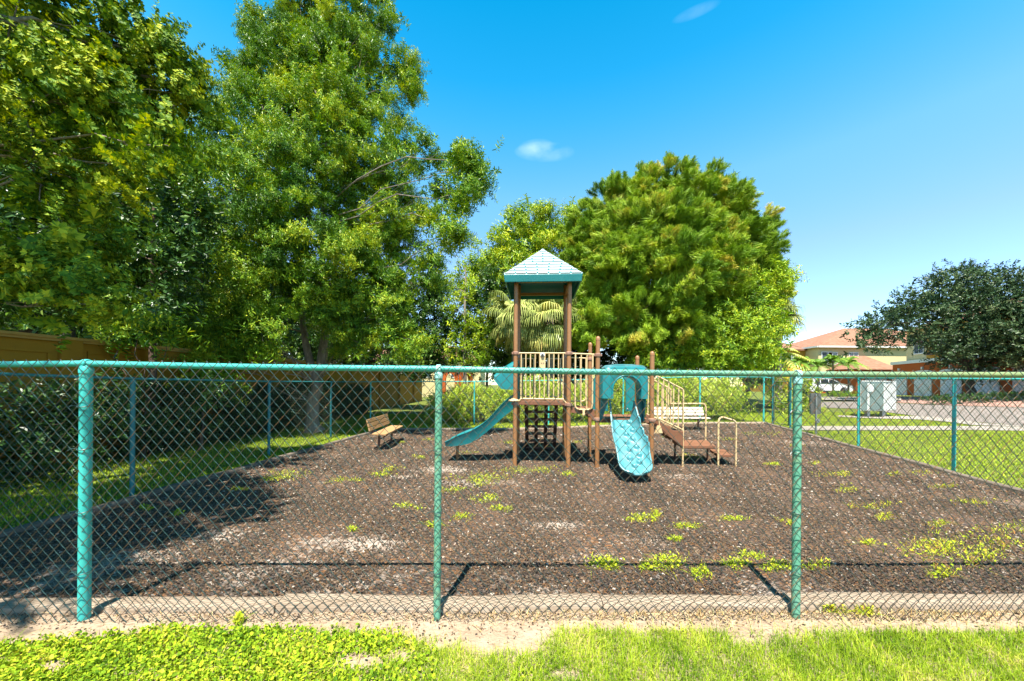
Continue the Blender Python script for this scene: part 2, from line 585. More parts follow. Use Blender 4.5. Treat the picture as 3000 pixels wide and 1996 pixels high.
def strip(name, ea, eb, mat, dz, label, n=44, mcr=4):
    """a ground-hugging sheet between two edges that are given as pixels of the photograph"""
    def res(e):
        e = np.array(e, float)
        d = np.concatenate([[0], np.cumsum(np.abs(np.diff(e[:, 0])))])
        t = np.linspace(0, d[-1], n)
        return np.stack([np.interp(t, d, e[:, 0]), np.interp(t, d, e[:, 1])], -1)
    A, B = res(ea), res(eb)
    vs = []
    for i in range(n):
        g0, g1 = ground(*A[i]), ground(*B[i])
        for j in range(mcr + 1):
            x = g0.x + (g1.x - g0.x) * j / mcr; y = g0.y + (g1.y - g0.y) * j / mcr
            vs.append((x, y, elev(x, y) + dz))
    a = np.array([i * (mcr + 1) + j for i in range(n - 1) for j in range(mcr)])
    q = np.stack([a, a + mcr + 1, a + mcr + 2, a + 1], -1)
    o = idx_mesh(name, np.array(vs), q, mat)
    return tag(o, label, None, None, "structure")


strip("road", [(2395, 1178), (2520, 1178), (2640, 1183), (2800, 1190), (3000, 1196), (3300, 1205)],
      [(2395, 1195), (2520, 1199), (2690, 1221), (2800, 1233), (3000, 1249), (3300, 1262)], mat_road, 0.024, "pale worn asphalt road beyond the lawn")
strip("pavement", [(2395, 1166), (2520, 1167), (2640, 1167)], [(2395, 1176), (2520, 1177), (2640, 1178)], mat_conc, 0.12, "pale concrete pavement on the far side of the road", n=12)
strip("driveway", [(2610, 1162), (2800, 1167), (3000, 1172), (3200, 1178)], [(2610, 1180), (2800, 1189), (3000, 1195), (3200, 1202)], mat_paver, 0.030, "paved driveway in front of the garages")
strip("path", [(2340, 1250), (2600, 1250), (2850, 1250), (3000, 1252), (3300, 1258)], [(2340, 1262), (2600, 1262), (2850, 1261), (3000, 1264), (3300, 1270)], mat_conc, 0.020,
      "pale concrete footpath across the lawn")
strip("kerb", [(2455, 1219), (2560, 1222), (2690, 1221), (2790, 1229), (2870, 1241), (3000, 1250), (3300, 1262)],
      [(2455, 1223), (2560, 1228), (2690, 1231), (2780, 1238), (2850, 1248), (3000, 1252), (3300, 1266)], mat_conc, 0.032, "pale concrete kerb strip at the edge of the road")

# sandy strip under the near fence
xs = np.linspace(-8, 10, 120)
vs = []
for x in xs:
    y0 = 1.95 + 0.06 * math.sin(x * 1.7) + 0.04 * math.sin(x * 4.3); y1 = front_y(x) + 0.30
    for j in range(9):
        y = y0 + (y1 - y0) * j / 8
        vs.append((x, y, elev(x, y) + 0.004 + 0.008 * (1 + math.sin(x * 7 + y * 5) * math.sin(y * 13 + x * 3)) * (1 if 0 < j < 8 else 0)))
a = np.array([i * 9 + j for i in range(119) for j in range(8)])
tag(idx_mesh("sand_ground", np.array(vs), np.stack([a, a + 9, a + 10, a + 1], -1), mat_sand), "strip of bare sandy ground under the near fence", None, None, "structure")

# ------------------------------------------------------------------ loose rubber chips (ground cover)
mat_chip = bpy.data.materials.new("rubber_chip")
nt, N, L, P = nodes_of(mat_chip)
P.inputs["Roughness"].default_value = 0.75; P.inputs["Specular IOR Level"].default_value = 0.3
aa = N.new("ShaderNodeAttribute"); aa.attribute_name = "tint"
rp = N.new("ShaderNodeValToRGB"); cr = rp.color_ramp; cr.interpolation = "CONSTANT"
CH = [(0.0, (0.036, 0.028, 0.021)), (0.2, (0.088, 0.058, 0.036)), (0.40, (0.066, 0.053, 0.043)), (0.55, (0.118, 0.075, 0.042)), (0.72, (0.090, 0.070, 0.056)),
      (0.83, (0.160, 0.090, 0.042)), (0.92, (0.200, 0.150, 0.10)), (0.978, (0.42, 0.36, 0.29))]
while len(cr.elements) < len(CH): cr.elements.new(0.5)
for e, (p, c) in zip(cr.elements, CH): e.position = p; e.color = rgba(c)
L.new(aa.outputs["Fac"], rp.inputs["Fac"]); L.new(rp.outputs["Color"], P.inputs["Base Color"])


def sample_mulch(n, ymin, ymax):
    out = []
    while len(out) < n:
        u, v = rng.random(20000), rng.random(20000)
        for uu, vv in zip(u, v):
            x, y = mulch_uv(uu, vv)
            if ymin < y < ymax and (rng.random() > 1.1 * SANDT[min(nv, int(vv * nv + .5)), min(nu, int(uu * nu + .5))]): out.append((x, y))
            if len(out) >= n: break
    return np.array(out)


def chips(pts, lo, hi):
    n = len(pts)
    Lh = rng.uniform(lo, hi, n) / 2; Wd = Lh * rng.uniform(0.25, 0.55, n); Ht = Lh * rng.uniform(0.25, 0.5, n)
    yaw = rng.uniform(0, 2 * PI, n); pit = rng.normal(0, 0.35, n); rol = rng.normal(0, 0.4, n)
    c, s = np.cos(yaw), np.sin(yaw)
    ex = np.stack([c * np.cos(pit), s * np.cos(pit), np.sin(pit)], -1)
    ey = np.stack([-s * np.cos(rol), c * np.cos(rol), np.sin(rol)], -1)
    ez = np.cross(ex, ey)
    P0 = np.stack([pts[:, 0], pts[:, 1], elev_np(pts[:, 0], pts[:, 1]) + 0.026 + rng.uniform(-0.004, 0.012, n)], -1)
    def cor(a, b, d): return P0 + ex * (a * Lh)[:, None] + ey * (b * Wd)[:, None] + ez * (d * Ht)[:, None]
    b = [cor(-1, -1, -1), cor(1, -.8, -1), cor(1, .8, -1), cor(-1, 1, -1)]
    t = [cor(-.9, -.8, 1), cor(.8, -.6, .7), cor(.85, .6, 1), cor(-.8, .8, .8)]
    qs = [(t[0], t[1], t[2], t[3]), (b[0], b[1], t[1], t[0]), (b[1], b[2], t[2], t[1]), (b[2], b[3], t[3], t[2]), (b[3], b[0], t[0], t[3])]
    V = np.stack([np.stack(k, 1) for k in qs], 1)
    tint = np.repeat(rng.random(n), 20)
    return V.reshape(-1, 3), tint


v1, t1 = chips(sample_mulch(110000, 2.6, 5.6), 0.009, 0.029)
v2, t2 = chips(sample_mulch(46000, 5.4, 9.5), 0.018, 0.045)
v3, t3 = chips(sample_mulch(12000, 9.0, 17), 0.03, 0.07)
tag(np_mesh("mulch_gravel", np.concatenate([v1, v2, v3]), 4, mat_chip, np.concatenate([t1, t2, t3])), "loose brown, grey and rust rubber chips", None, None, "stuff")


# crumbs of bark, leaf litter and chips strewn over the sand strip
n = 4200
X = rng.uniform(-5, 6, n); Yq = np.array([front_y(x) for x in X]) + 0.07 - np.abs(rng.normal(0, 0.16, n))
vq, tq = chips(np.stack([X, Yq], -1), 0.004, 0.018)
vq[:, 2] -= 0.014
tag(np_mesh("sand_litter_debris", vq, 4, mat_chip, tq * 0.9), "small dark crumbs and litter strewn over the bare sand", None, None, "stuff")


# ------------------------------------------------------------------ grass
def blades(pts, hlo, hhi, w, lean, segs=2, tlo=0.0, thi=1.0):
    n = len(pts)
    h = rng.uniform(hlo, hhi, n); yaw = rng.uniform(0, 2 * PI, n); ln = np.abs(rng.normal(0, lean, n))
    f = np.stack([np.cos(yaw), np.sin(yaw), np.zeros(n)], -1); sd_ = np.stack([-np.sin(yaw), np.cos(yaw), np.zeros(n)], -1)
    ww = w * rng.uniform(0.7, 1.3, n)
    rows = []
    for k in range(segs + 1):
        t = k / segs
        c = pts + f * (h * ln * t ** 1.7)[:, None] + np.array([0, 0, 1.0]) * (h * (t - 0.25 * ln * t * t))[:, None]
        wd = ww * (1 - t) ** 0.7 * 0.5 + ww * 0.05
        rows.append((c - sd_ * wd[:, None], c + sd_ * wd[:, None]))
    qs = [np.stack([rows[k][0], rows[k][1], rows[k + 1][1], rows[k + 1][0]], 1) for k in range(segs)]
    V = np.stack(qs, 1)
    tint = np.repeat(np.clip(rng.uniform(tlo, thi, n), 0, 1), 4 * segs)
    return V.reshape(-1, 3), tint


def kites(pts, lo, hi, tilt, tlo=0.0, thi=1.0, zlo=0.0, zhi=0.03):
    """small round leaves lying at all angles (two bent quads each)"""
    n = len(pts)
    s = rng.uniform(lo, hi, n) / 2
    yaw = rng.uniform(0, 2 * PI, n); a = rng.normal(0, tilt, n); b = rng.normal(0, tilt, n)
    ex = np.stack([np.cos(yaw) * np.cos(a), np.sin(yaw) * np.cos(a), np.sin(a)], -1)
    ey = np.stack([-np.sin(yaw) * np.cos(b), np.cos(yaw) * np.cos(b), np.sin(b)], -1)
    ez = np.cross(ex, ey)
    P0 = pts + np.array([0, 0, 1.0]) * rng.uniform(zlo, zhi, n)[:, None]
    def cor(u, v, d): return P0 + ex * (u * s)[:, None] + ey * (v * s)[:, None] + ez * (d * s)[:, None]
    q1 = np.stack([cor(-1, 0, 0), cor(-.3, -.75, .18), cor(.75, -.5, .18), cor(1, 0, 0)], 1)
    q2 = np.stack([cor(-1, 0, 0), cor(1, 0, 0), cor(.75, .5, .18), cor(-.3, .75, .18)], 1)
    V = np.stack([q1, q2], 1)
    return V.reshape(-1, 3), np.repeat(np.clip(rng.uniform(tlo, thi, n), 0, 1), 8)


G_STOPS = [(0.0, (0.06, 0.12, 0.008)), (0.4, (0.18, 0.27, 0.014)), (0.75, (0.29, 0.35, 0.025)), (0.92, (0.40, 0.42, 0.05)), (1.0, (0.46, 0.36, 0.13))]
mat_grass = leaf_mat("lawn_grass", G_STOPS, rough=0.6, trans=0.35, spec=0.1, gain=1.2)
mat_clover = leaf_mat("low_clover", [(0.0, (0.055, 0.12, 0.008)), (0.5, (0.20, 0.31, 0.014)), (0.85, (0.32, 0.40, 0.02)), (1.0, (0.42, 0.40, 0.04))], rough=0.6, trans=0.3, spec=0.1, gain=1.05)
mat_straw = leaf_mat("dry_straw", [(0.0, (0.22, 0.14, 0.05)), (0.6, (0.36, 0.25, 0.11)), (1.0, (0.46, 0.36, 0.18))], rough=0.7, trans=0.2, spec=0.2)
mat_weed = leaf_mat("mulch_weeds", [(0.0, (0.12, 0.18, 0.012)), (0.5, (0.22, 0.27, 0.016)), (0.75, (0.31, 0.30, 0.02)), (0.9, (0.24, 0.16, 0.035)), (1.0, (0.26, 0.12, 0.03))], rough=0.6, trans=0.3, spec=0.1)

# near verge: upper limit of the green, read off along the picture's width
EDGE_X = [-600, 0, 250, 400, 700, 850, 1000, 1200, 1300, 1420, 1520, 1620, 1700, 2000, 2180, 2320, 2420, 2700, 3000, 3600]
EDGE_Y = [1890, 1888, 1878, 1852, 1838, 1852, 1850, 1872, 1885, 1925, 1915, 1862, 1846, 1850, 1862, 1880, 1848, 1842, 1836, 1830]
BARE = [(1060, 1945, 90, 30), (1180, 1930, 40, 20), (1430, 1905, 75, 28), (1555, 1905, 60, 26), (160, 1960, 60, 20), (2200, 1885, 70, 16), (1290, 1900, 40, 14), (1660, 1985, 60, 14)]


def verge_keep(px, py):
    e = np.interp(px, EDGE_X, EDGE_Y)
    n = np.sin(px * 0.021) * 7 + np.sin(px * 0.067 + 1) * 6 + np.sin(px * 0.19) * 4
    k = np.clip((py - e - n + 14) / 34.0, 0, 1) ** 1.5
    for bx, by_, rx, ry in BARE:
        d = ((px - bx) / rx) ** 2 + ((py - by_) / ry) ** 2
        k = k * np.clip(d * 0.8 - 0.1, 0.03, 1)
    return k


def verge_points(n, y0=1.5, y1=2.5, x0=-4.6, x1=4.8):
    X = rng.uniform(x0, x1, n); Y = rng.uniform(y0, y1, n)
    px = CX + F_PX * X / Y; py = CY + F_PX * EYE / Y + px * 0.0 + (px - CX) * math.sin(ROLL)
    keep = rng.random(n) < verge_keep(px, py)
    return np.stack([X, Y, np.full(n, 0.004)], -1)[keep], px[keep], py[keep]


P_, px_, py_ = verge_points(130000, 1.65, 2.5, -4.2, 4.4)
wt = np.clip(0.22 + (px_ - 950) / 700.0 + 0.25 * np.sin(px_ * 0.013) * np.sin(py_ * 0.05 + px_ * 0.004), 0.12, 1)                       # clover on the left, grass on the right
wt = np.where((px_ > 1290) & (px_ < 1500) & (py_ > 1900), 1.0, wt)
isg = rng.random(len(px_)) < wt
va, ta = kites(P_[~isg], 0.008, 0.030, 0.75, zlo=0.002, zhi=0.045)
pat = 0.22 * np.sin(P_[~isg][:, 0] * 6.1) * np.sin(P_[~isg][:, 1] * 9.0 + P_[~isg][:, 0] * 2.0)
ta = np.clip(ta + np.repeat(pat, 8), 0, 1)
tag(np_mesh("clover_weeds", va, 4, mat_clover, ta), "low bright green clover and weeds along the near edge", None, None, "stuff")
gp = P_[isg]
vb, tb = blades(gp, 0.02, 0.09, 0.0036, 0.8)
pg = 0.2 * np.sin(gp[:, 0] * 4.3) * np.sin(gp[:, 1] * 8.0 + gp[:, 0] * 3.0) + 0.12 * np.sin(gp[:, 0] * 17)
tb = np.clip(tb * 0.85 + np.repeat(pg, 8), 0, 1)
P2, px2, py2 = verge_points(34000)
sel = px2 < 1500
vc, tc_ = blades(P2[sel], 0.02, 0.07, 0.0034, 0.9)
tag(np_mesh("verge_grass", np.concatenate([vb, vc]), 4, mat_grass, np.concatenate([tb, tc_])), "bright green grass along the near edge", None, None, "stuff")
# straw along the foot of the fence
n = 5200
X = rng.uniform(-4.5, 5.5, n); off = np.abs(rng.normal(0, 0.09, n))
keep = rng.random(n) < np.clip((X + 0.8) * 0.35 + 0.25, 0.12, 1.0)
X, off = X[keep], off[keep]
Y = np.array([front_y(x) for x in X]) + 0.05 - off + 0.03
vs_, ts_ = blades(np.stack([X, Y, np.full(len(X), 0.006)], -1), 0.02, 0.07, 0.004, 1.2)
tag(np_mesh("straw_grass", vs_, 4, mat_straw, ts_), "dry straw-coloured grass at the foot of the near fence", None, None, "stuff")

# weeds that came up through the mulch, patch by patch
WEEDS = [(850, 1400, 60, 12), (800, 1410, 25, 8), (1010, 1412, 40, 8), (1100, 1395, 35, 8), (1150, 1378, 30, 7), (1420, 1405, 70, 14), (1520, 1385, 60, 10), (1600, 1380, 30, 8), (1400, 1420, 30, 8),
         (1330, 1440, 35, 7), (1660, 1395, 22, 6), (1420, 1465, 40, 9), (1460, 1500, 30, 8), (1190, 1490, 30, 8), (1360, 1525, 25, 7), (1270, 1545, 25, 6), (1880, 1528, 40, 9), (1920, 1520, 15, 14),
         (2010, 1550, 40, 7), (2150, 1530, 35, 8), (1760, 1660, 40, 14), (1800, 1670, 25, 8), (1960, 1655, 40, 16), (1900, 1670, 30, 7), (2160, 1665, 45, 10), (2200, 1640, 30, 8), (2280, 1670, 50, 12),
         (2050, 1690, 25, 14), (2380, 1670, 40, 8), (2550, 1600, 22, 6), (2600, 1525, 40, 8), (2560, 1490, 50, 8), (2700, 1620, 70, 24), (2770, 1610, 70, 24), (2860, 1640, 60, 30), (2760, 1690, 50, 18),
         (2900, 1590, 60, 20), (2950, 1560, 50, 14), (2740, 1545, 30, 6), (2860, 1480, 60, 8), (2760, 1430, 30, 6), (2700, 1390, 40, 6), (2620, 1395, 25, 5), (2480, 1395, 30, 8), (2380, 1362, 25, 4),
         (2250, 1275, 30, 4), (2200, 1272, 25, 4), (2260, 1365, 20, 4), (2020, 1340, 40, 7), (2270, 1365, 18, 5), (2440, 1395, 50, 7), (2500, 1440, 50, 8), (1980, 1590, 20, 5), (2310, 1540, 20, 6),
         (1230, 1345, 20, 4), (1370, 1330, 25, 4), (1480, 1300, 20, 4), (1690, 1300, 20, 4), (430, 1500, 15, 6), (520, 1510, 15, 6), (700, 1440, 20, 5), (1270, 1292, 20, 4), (1180, 1300, 12, 3), (1030, 1560, 8, 5),
         (1960, 1285, 20, 3), (2130, 1290, 25, 3), (2330, 1310, 20, 3), (700, 1830, 10, 14), (2450, 1800, 30, 8), (2540, 1805, 30, 6)]
allp, dry = [], []
for (a, b, rx, ry) in WEEDS:
    k = int(70 + rx * ry * (0.11 if a > 2300 else 0.30))
    sub_ = rng.normal(0, 0.55, (max(3, k // 14), 2)); pick = rng.integers(0, len(sub_), k)
    aa_ = a + rx * (sub_[pick, 0] + rng.normal(0, 0.3, k)); bb_ = b + ry * (sub_[pick, 1] + rng.normal(0, 0.4, k))
    d = a > 2300 or (1900 < a < 1930)
    for p, q_ in zip(aa_, bb_):
        g = ground(p, min(q_, 1900))
        allp.append((g.x, g.y, g.z + 0.02)); dry.append(d)
allp = np.array(allp); dry = np.array(dry)
v1, t1 = blades(allp[~dry], 0.02, 0.07, 0.006, 1.1, tlo=0.0, thi=0.85)
v2, t2 = blades(allp[dry], 0.02, 0.09, 0.005, 1.1, tlo=0.2, thi=1.1)
v3, t3 = kites(allp[::2], 0.012, 0.03, 0.6, tlo=0.1, thi=0.8, zlo=0.0, zhi=0.05)
tag(np_mesh("mulch_weeds", np.concatenate([v1, v2, v3]), 4, mat_weed, np.concatenate([t1, t2, t3])), "green and yellowing weeds sprouting in patches through the mulch", None, None, "stuff")


def lawn(name, n, x0, x1, y0, y1, keep, label, h=(0.03, 0.075), w=0.012, tl=(0, 1)):
    X = rng.uniform(x0, x1, n); Y = y0 + (y1 - y0) * rng.random(n) ** 1.35
    kk = np.array([keep(x, y) for x, y in zip(X, Y)])
    X, Y = X[kk], Y[kk]
    v, t = blades(np.stack([X, Y, elev_np(X, Y)], -1), h[0], h[1], w, 0.8, segs=1, tlo=tl[0], thi=tl[1])
    return tag(np_mesh(name, v, 4, mat_grass, t), label, None, None, "stuff")


def not_paved(x, y):
    px, py = proj((x, y, elev(x, y)))
    if 2330 < px < 3400:
        if 1249 < py < 1264: return False
        if py < np.interp(px, [2395, 2520, 2690, 2800, 3000, 3300], [1199, 1199, 1222, 1234, 1250, 1262]) and py > 1160: return False
        if px > 2455 and np.interp(px, [2455, 2560, 2690, 2790, 2870, 3000], [1219, 1222, 1221, 1229, 1241, 1250]) < py < np.interp(px, [2455, 2560, 2690, 2780, 2850, 3000], [1223, 1228, 1231, 1238, 1248, 1252]): return False
    return True


lawn("lawn_grass", 130000, 7.5, 24, 3.0, 19, lambda x, y: x > right_x(y) + 0.12 and not_paved(x, y), "short sunlit lawn grass right of the playground", h=(0.025, 0.06), w=0.014, tl=(0.15, 0.95))
lawn("shaded_grass", 60000, -9, -4.7, 2.6, 20, lambda x, y: x < left_x(y) - 0.12 or y > back_y(x) + 0.15, "lawn grass under the trees left of the playground", tl=(0.1, 0.85))
lawn("back_grass", 42000, -5.5, 12.5, 12.6, 20, lambda x, y: y > back_y(x) + 0.15 and not (x > right_x(y) + 0.2 and not not_paved(x, y)), "lawn grass behind the playground", h=(0.04, 0.10), w=0.016, tl=(0.2, 0.95))
# ------------------------------------------------------------------ chain-link fences
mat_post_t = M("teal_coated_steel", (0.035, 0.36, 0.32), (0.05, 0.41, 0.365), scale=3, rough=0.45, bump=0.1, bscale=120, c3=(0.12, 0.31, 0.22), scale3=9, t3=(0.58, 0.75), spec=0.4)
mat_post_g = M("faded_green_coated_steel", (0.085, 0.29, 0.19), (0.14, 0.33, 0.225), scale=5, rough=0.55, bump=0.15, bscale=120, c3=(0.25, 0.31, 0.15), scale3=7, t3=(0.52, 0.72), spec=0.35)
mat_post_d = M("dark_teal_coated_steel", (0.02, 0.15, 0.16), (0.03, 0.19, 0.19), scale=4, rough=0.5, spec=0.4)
mat_cap = M("pale_post_cap", (0.22, 0.46, 0.42), (0.30, 0.52, 0.47), scale=14, rough=0.5, bump=0.2, bscale=60, spec=0.4)
mat_wire_t = M("teal_coated_wire", (0.018, 0.052, 0.047), (0.035, 0.08, 0.073), scale=7, rough=0.4, spec=0.5, c3=(0.02, 0.04, 0.04), scale3=40, t3=(0.5, 0.7))
mat_wire_r = M("rusty_worn_wire", (0.04, 0.038, 0.027), (0.10, 0.062, 0.031), scale=1.6, rough=0.65, spec=0.3, c3=(0.20, 0.088, 0.03), scale3=5, t3=(0.5, 0.66))
mat_wire_far = M("dull_green_wire", (0.035, 0.06, 0.05), (0.07, 0.08, 0.055), scale=3, rough=0.6, spec=0.3)


def rail_green():
    """near top rail: teal on the left, weathering to mossy olive towards the right end"""
    m = M("weathered_top_rail", (0.035, 0.30, 0.27), (0.05, 0.35, 0.31), scale=3, rough=0.45, bump=0.12, bscale=90, spec=0.4)
    nt = m.node_tree; N, L = nt.nodes, nt.links; P = N["Principled BSDF"]
    src = P.inputs["Base Color"].links[0].from_socket
    tc = N.new("ShaderNodeTexCoord"); sx = N.new("ShaderNodeSeparateXYZ"); L.new(tc.outputs["Object"], sx.inputs[0])
    nz = N.new("ShaderNodeTexNoise"); nz.inputs["Scale"].default_value = 3.0; nz.inputs["Detail"].default_value = 7; L.new(tc.outputs["Object"], nz.inputs["Vector"])
    ma = N.new("ShaderNodeMath"); ma.operation = "MULTIPLY_ADD"; L.new(nz.outputs["Fac"], ma.inputs[0]); ma.inputs[1].default_value = 2.4; L.new(sx.outputs[0], ma.inputs[2])
    mr = N.new("ShaderNodeMapRange"); mr.inputs["From Min"].default_value = 0.4; mr.inputs["From Max"].default_value = 4.6; L.new(ma.outputs[0], mr.inputs["Value"])
    mx = N.new("ShaderNodeMix"); mx.data_type = "RGBA"; L.new(mr.outputs["Result"], mx.inputs[0]); L.new(src, mx.inputs[6]); mx.inputs[7].default_value = (0.17, 0.22, 0.085, 1)
    L.new(mx.outputs[2], P.inputs["Base Color"])
    return m


mat_rail = rail_green()
WP, HP = 0.0775, 0.0895        # width and height of one diamond


def chain_mesh(name, pts, zt, side, r, ns, mats, parent, seed=0, sag=0.0):
    """pts: base points along the run; zt: top heights; every picket wire is a flattened zigzag hooked into its neighbours"""
    pts = np.array([(p[0], p[1], p[2]) for p in pts], float)
    zt = np.array(zt, float)
    d = np.linalg.norm(np.diff(pts[:, :2], axis=0), axis=1)
    S = np.concatenate([[0], np.cumsum(d)])
    nw = int(S[-1] / (WP / 2))
    nz = int(round((zt.mean() - pts[:, 2].mean() - 0.02) / (HP / 2)))
    rg = np.random.default_rng(seed)
    i = np.arange(nw)[:, None]
    k = np.arange(2 * nz + 1)[None, :]               # nodes at even k, mid points at odd k
    node = k // 2
    par = (i + node) % 2
    s_node = (i + par) * (WP / 2) + np.where(par == 1, 1, -1) * r * 0.9
    par2 = (i + node + 1) % 2
    s_next = (i + par2) * (WP / 2) + np.where(par2 == 1, 1, -1) * r * 0.9
    s = np.where(k % 2 == 0, s_node, 0.5 * (s_node + s_next))
    zf = (k / (2 * nz)) * np.ones_like(i)
    # '/' runs in front, '\' runs behind
    rising = (par == 0)
    off = np.where(k % 2 == 0, 0.0, np.where(rising, 1.1 * r, -1.1 * r))
    wob = 0.0035 * np.sin(s * 2.3 + seed) * np.sin(zf * 5 + s * 0.7) + 0.006 * np.sin(s * 0.9 + 1.7 * zf * 3 + seed)
    off = off + wob + sag * np.sin(s * 1.9) * np.clip(0.25 - zf, 0, 1)
    s2 = np.clip(s + 0.002 * np.sin(zf * 9 + s), 0, S[-1])
    bx, by_, bz = (np.interp(s2, S, pts[:, j]) for j in range(3))
    tz = np.interp(s2, S, zt)
    z = bz + 0.02 + (tz - bz - 0.02) * zf
    seg = np.clip(np.searchsorted(S, s2, side="right") - 1, 0, len(d) - 1)
    tx = (np.diff(pts[:, 0]) / d)[seg]; ty = (np.diff(pts[:, 1]) / d)[seg]
    nx, ny = -ty * side, tx * side
    C = np.stack([bx + nx * off, by_ + ny * off, z], -1)           # (nw, K, 3)
    T = np.gradient(C, axis=1); T /= np.linalg.norm(T, axis=-1, keepdims=True)
    Nn = np.stack([nx, ny, np.zeros_like(nx)], -1)
    B = np.cross(T, Nn); B /= np.linalg.norm(B, axis=-1, keepdims=True)
    A2 = np.cross(B, T)
    K = C.shape[1]
    ring = np.stack([C + (A2 * math.cos(2 * PI * q / ns) + B * math.sin(2 * PI * q / ns)) * r for q in range(ns)], 2)   # nw,K,ns,3
    V = ring.reshape(-1, 3)
    ii, kk, qq = np.meshgrid(np.arange(nw), np.arange(K - 1), np.arange(ns), indexing="ij")
    q2 = (qq + 1) % ns
    base = (ii * K + kk) * ns
    quads = np.stack([base + qq, base + q2, base + ns + q2, base + ns + qq], -1).reshape(-1, 4)
    mi = None
    if len(mats) > 1:
        ris = ((ii + kk // 2) % 2 == 0)
        mi = np.where(ris, 1, 0).reshape(-1)
    return idx_mesh(name, V, quads, mats, parent, mi)


def post_with_cap(fence, foot, z_rail, r_rail, r, mat, capmat, bands=(), name="post", terminal=False):
    b = MB()
    f = Vector(foot)
    zt = z_rail - r_rail - 0.012
    b.tube([f + Vector((0, 0, -0.15)), f + Vector((0, 0, zt))], r, 18)
    o = b.build(name, mat, fence)
    c = MB()
    c.lathe(f + Vector((0, 0, zt - 0.035)), [(r + 0.004, 0.0), (r + 0.005, 0.03), (r * 0.95, 0.045), (r * 0.7, 0.06), (r * 0.45, 0.066)], 18)
    # loop the rail passes through
    ring = []
    for k in range(17):
        a = 2 * PI * k / 16
        ring.append(Vector((0, math.cos(a), math.sin(a))) * (r_rail + 0.005))
    for s in (-0.016, 0.0, 0.016):
        pass
    outer = [[f + Vector((sx, 0, z_rail)) + p * sc for p in ring[:-1]] for sx, sc in ((-0.018, 1.0), (-0.014, 1.16), (0.014, 1.16), (0.018, 1.0))]
    c.loft(outer, caps=False)
    c.build("post_cap", capmat, o)
    if bands:
        for hz in bands:
            t = MB()
            ringp = [f + Vector((math.cos(2 * PI * k / 14) * (r + 0.004), math.sin(2 * PI * k / 14) * (r + 0.006) - 0.004, hz + 0.004 * math.sin(k))) for k in range(15)]
            t.tube(ringp[7:] + ringp[1:8] + [f + Vector((-r - 0.035, -0.03, hz + 0.006)), f + Vector((-r - 0.05, -0.036, hz - 0.01))], 0.0028, 6)
            t.build("tie_wire", mat_wire_t, o)
    return o


def z_at(px, py, Y): return at(px, py, Y).z


# ---- near fence
fence = empty("chain_link_fence", (FP[1].x, FP[1].y, 0), "tall teal-green chain-link fence right in front, its top rail turning mossy olive on the right", "fence", "chain-link fences round the playground")
feet = [Vector((-5.62, front_y(-5.62) - 0.02, 0))] + FP + [Vector((FP[2].x + 2.66, front_y(FP[2].x + 2.66), 0)), Vector((right_x(3.0) + 0.12, front_y(7.8), 0))]
RZ = [z_at(0, 1072, 2.52) - 0.012, z_at(249, 1065.5, FP[0].y), z_at(1288, 1081, FP[1].y), z_at(2337, 1096.5, FP[2].y), z_at(3000, 1098.5, 2.77) + 0.01, 1.80]
RR = 0.0215
spec = [(0.036, mat_post_t), (0.034, mat_post_t), (0.0255, mat_post_g), (0.027, mat_post_g), (0.026, mat_post_g), (0.036, mat_post_g)]
for q, (ft, rz, (r, mt)) in enumerate(zip(feet, RZ, spec)):
    post_with_cap(fence, ft, rz, RR, r, mt, mat_cap if q > 1 else mat_post_t, bands=(0.35, 0.78, 1.22, 1.52) if 0 < q < 5 else ())
rail = MB()
path = [Vector((f.x, f.y, z)) for f, z in zip(feet, RZ)]
fine = []
for i in range(len(path) - 1):
    for k in range(8):
        t = k / 8
        p = path[i].lerp(path[i + 1], t); p.z -= 0.006 * math.sin(PI * t)
        fine.append(p)
fine.append(path[-1])
rail.tube(fine, RR, 16)
rail.build("top_rail", mat_rail, fence)
mp_ = []
for f in feet: mp_.append(Vector((f.x, f.y - 0.036, 0.0)))
chain_mesh("wire_mesh", mp_, [z + 0.027 for z in RZ], 1, 0.0022, 5, [mat_wire_t, mat_wire_r], fence, 3, sag=0.02)

# ---- far fences
def far_fence(label, pts, tops, mat_p, r, posts, parent_loc, wire_r=0.0026, mats=None, rail_mat=None):
    fe = empty("chain_link_fence", parent_loc, label, "fence", "chain-link fences round the playground")
    for p in posts:
        x, y, z, zt = p
        post_with_cap(fe, (x, y, z), zt, 0.018, r, mat_p, mat_p)
    b = MB()
    b.tube([Vector((p[0], p[1], t)) for p, t in zip(pts, tops)], 0.019, 10)
    b.build("top_rail", rail_mat or mat_p, fe)
    chain_mesh("wire_mesh", pts, [t + 0.02 for t in tops], 1, wire_r, 3, mats or [mat_wire_far], fe, 5)
    return fe


def e3(x, y): return Vector((x, y, elev(x, y)))


# left run: rises a little towards the near end
LX = -5.62
ly = [2.52, 5.39, 8.42, 11.3, 14.45]
ltop = [1.80, z_at(383, 1110, 5.39), z_at(783, 1118, 8.42), z_at(995, 1119.5, 11.3), z_at(1110, 1119, 14.45)]
lp = [e3(LX, y) for y in ly]
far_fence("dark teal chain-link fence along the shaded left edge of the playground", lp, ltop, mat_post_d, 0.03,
          [(p.x, p.y, p.z, t) for p, t in zip(lp[1:4], ltop[1:4])], (LX, 8.4, 0))
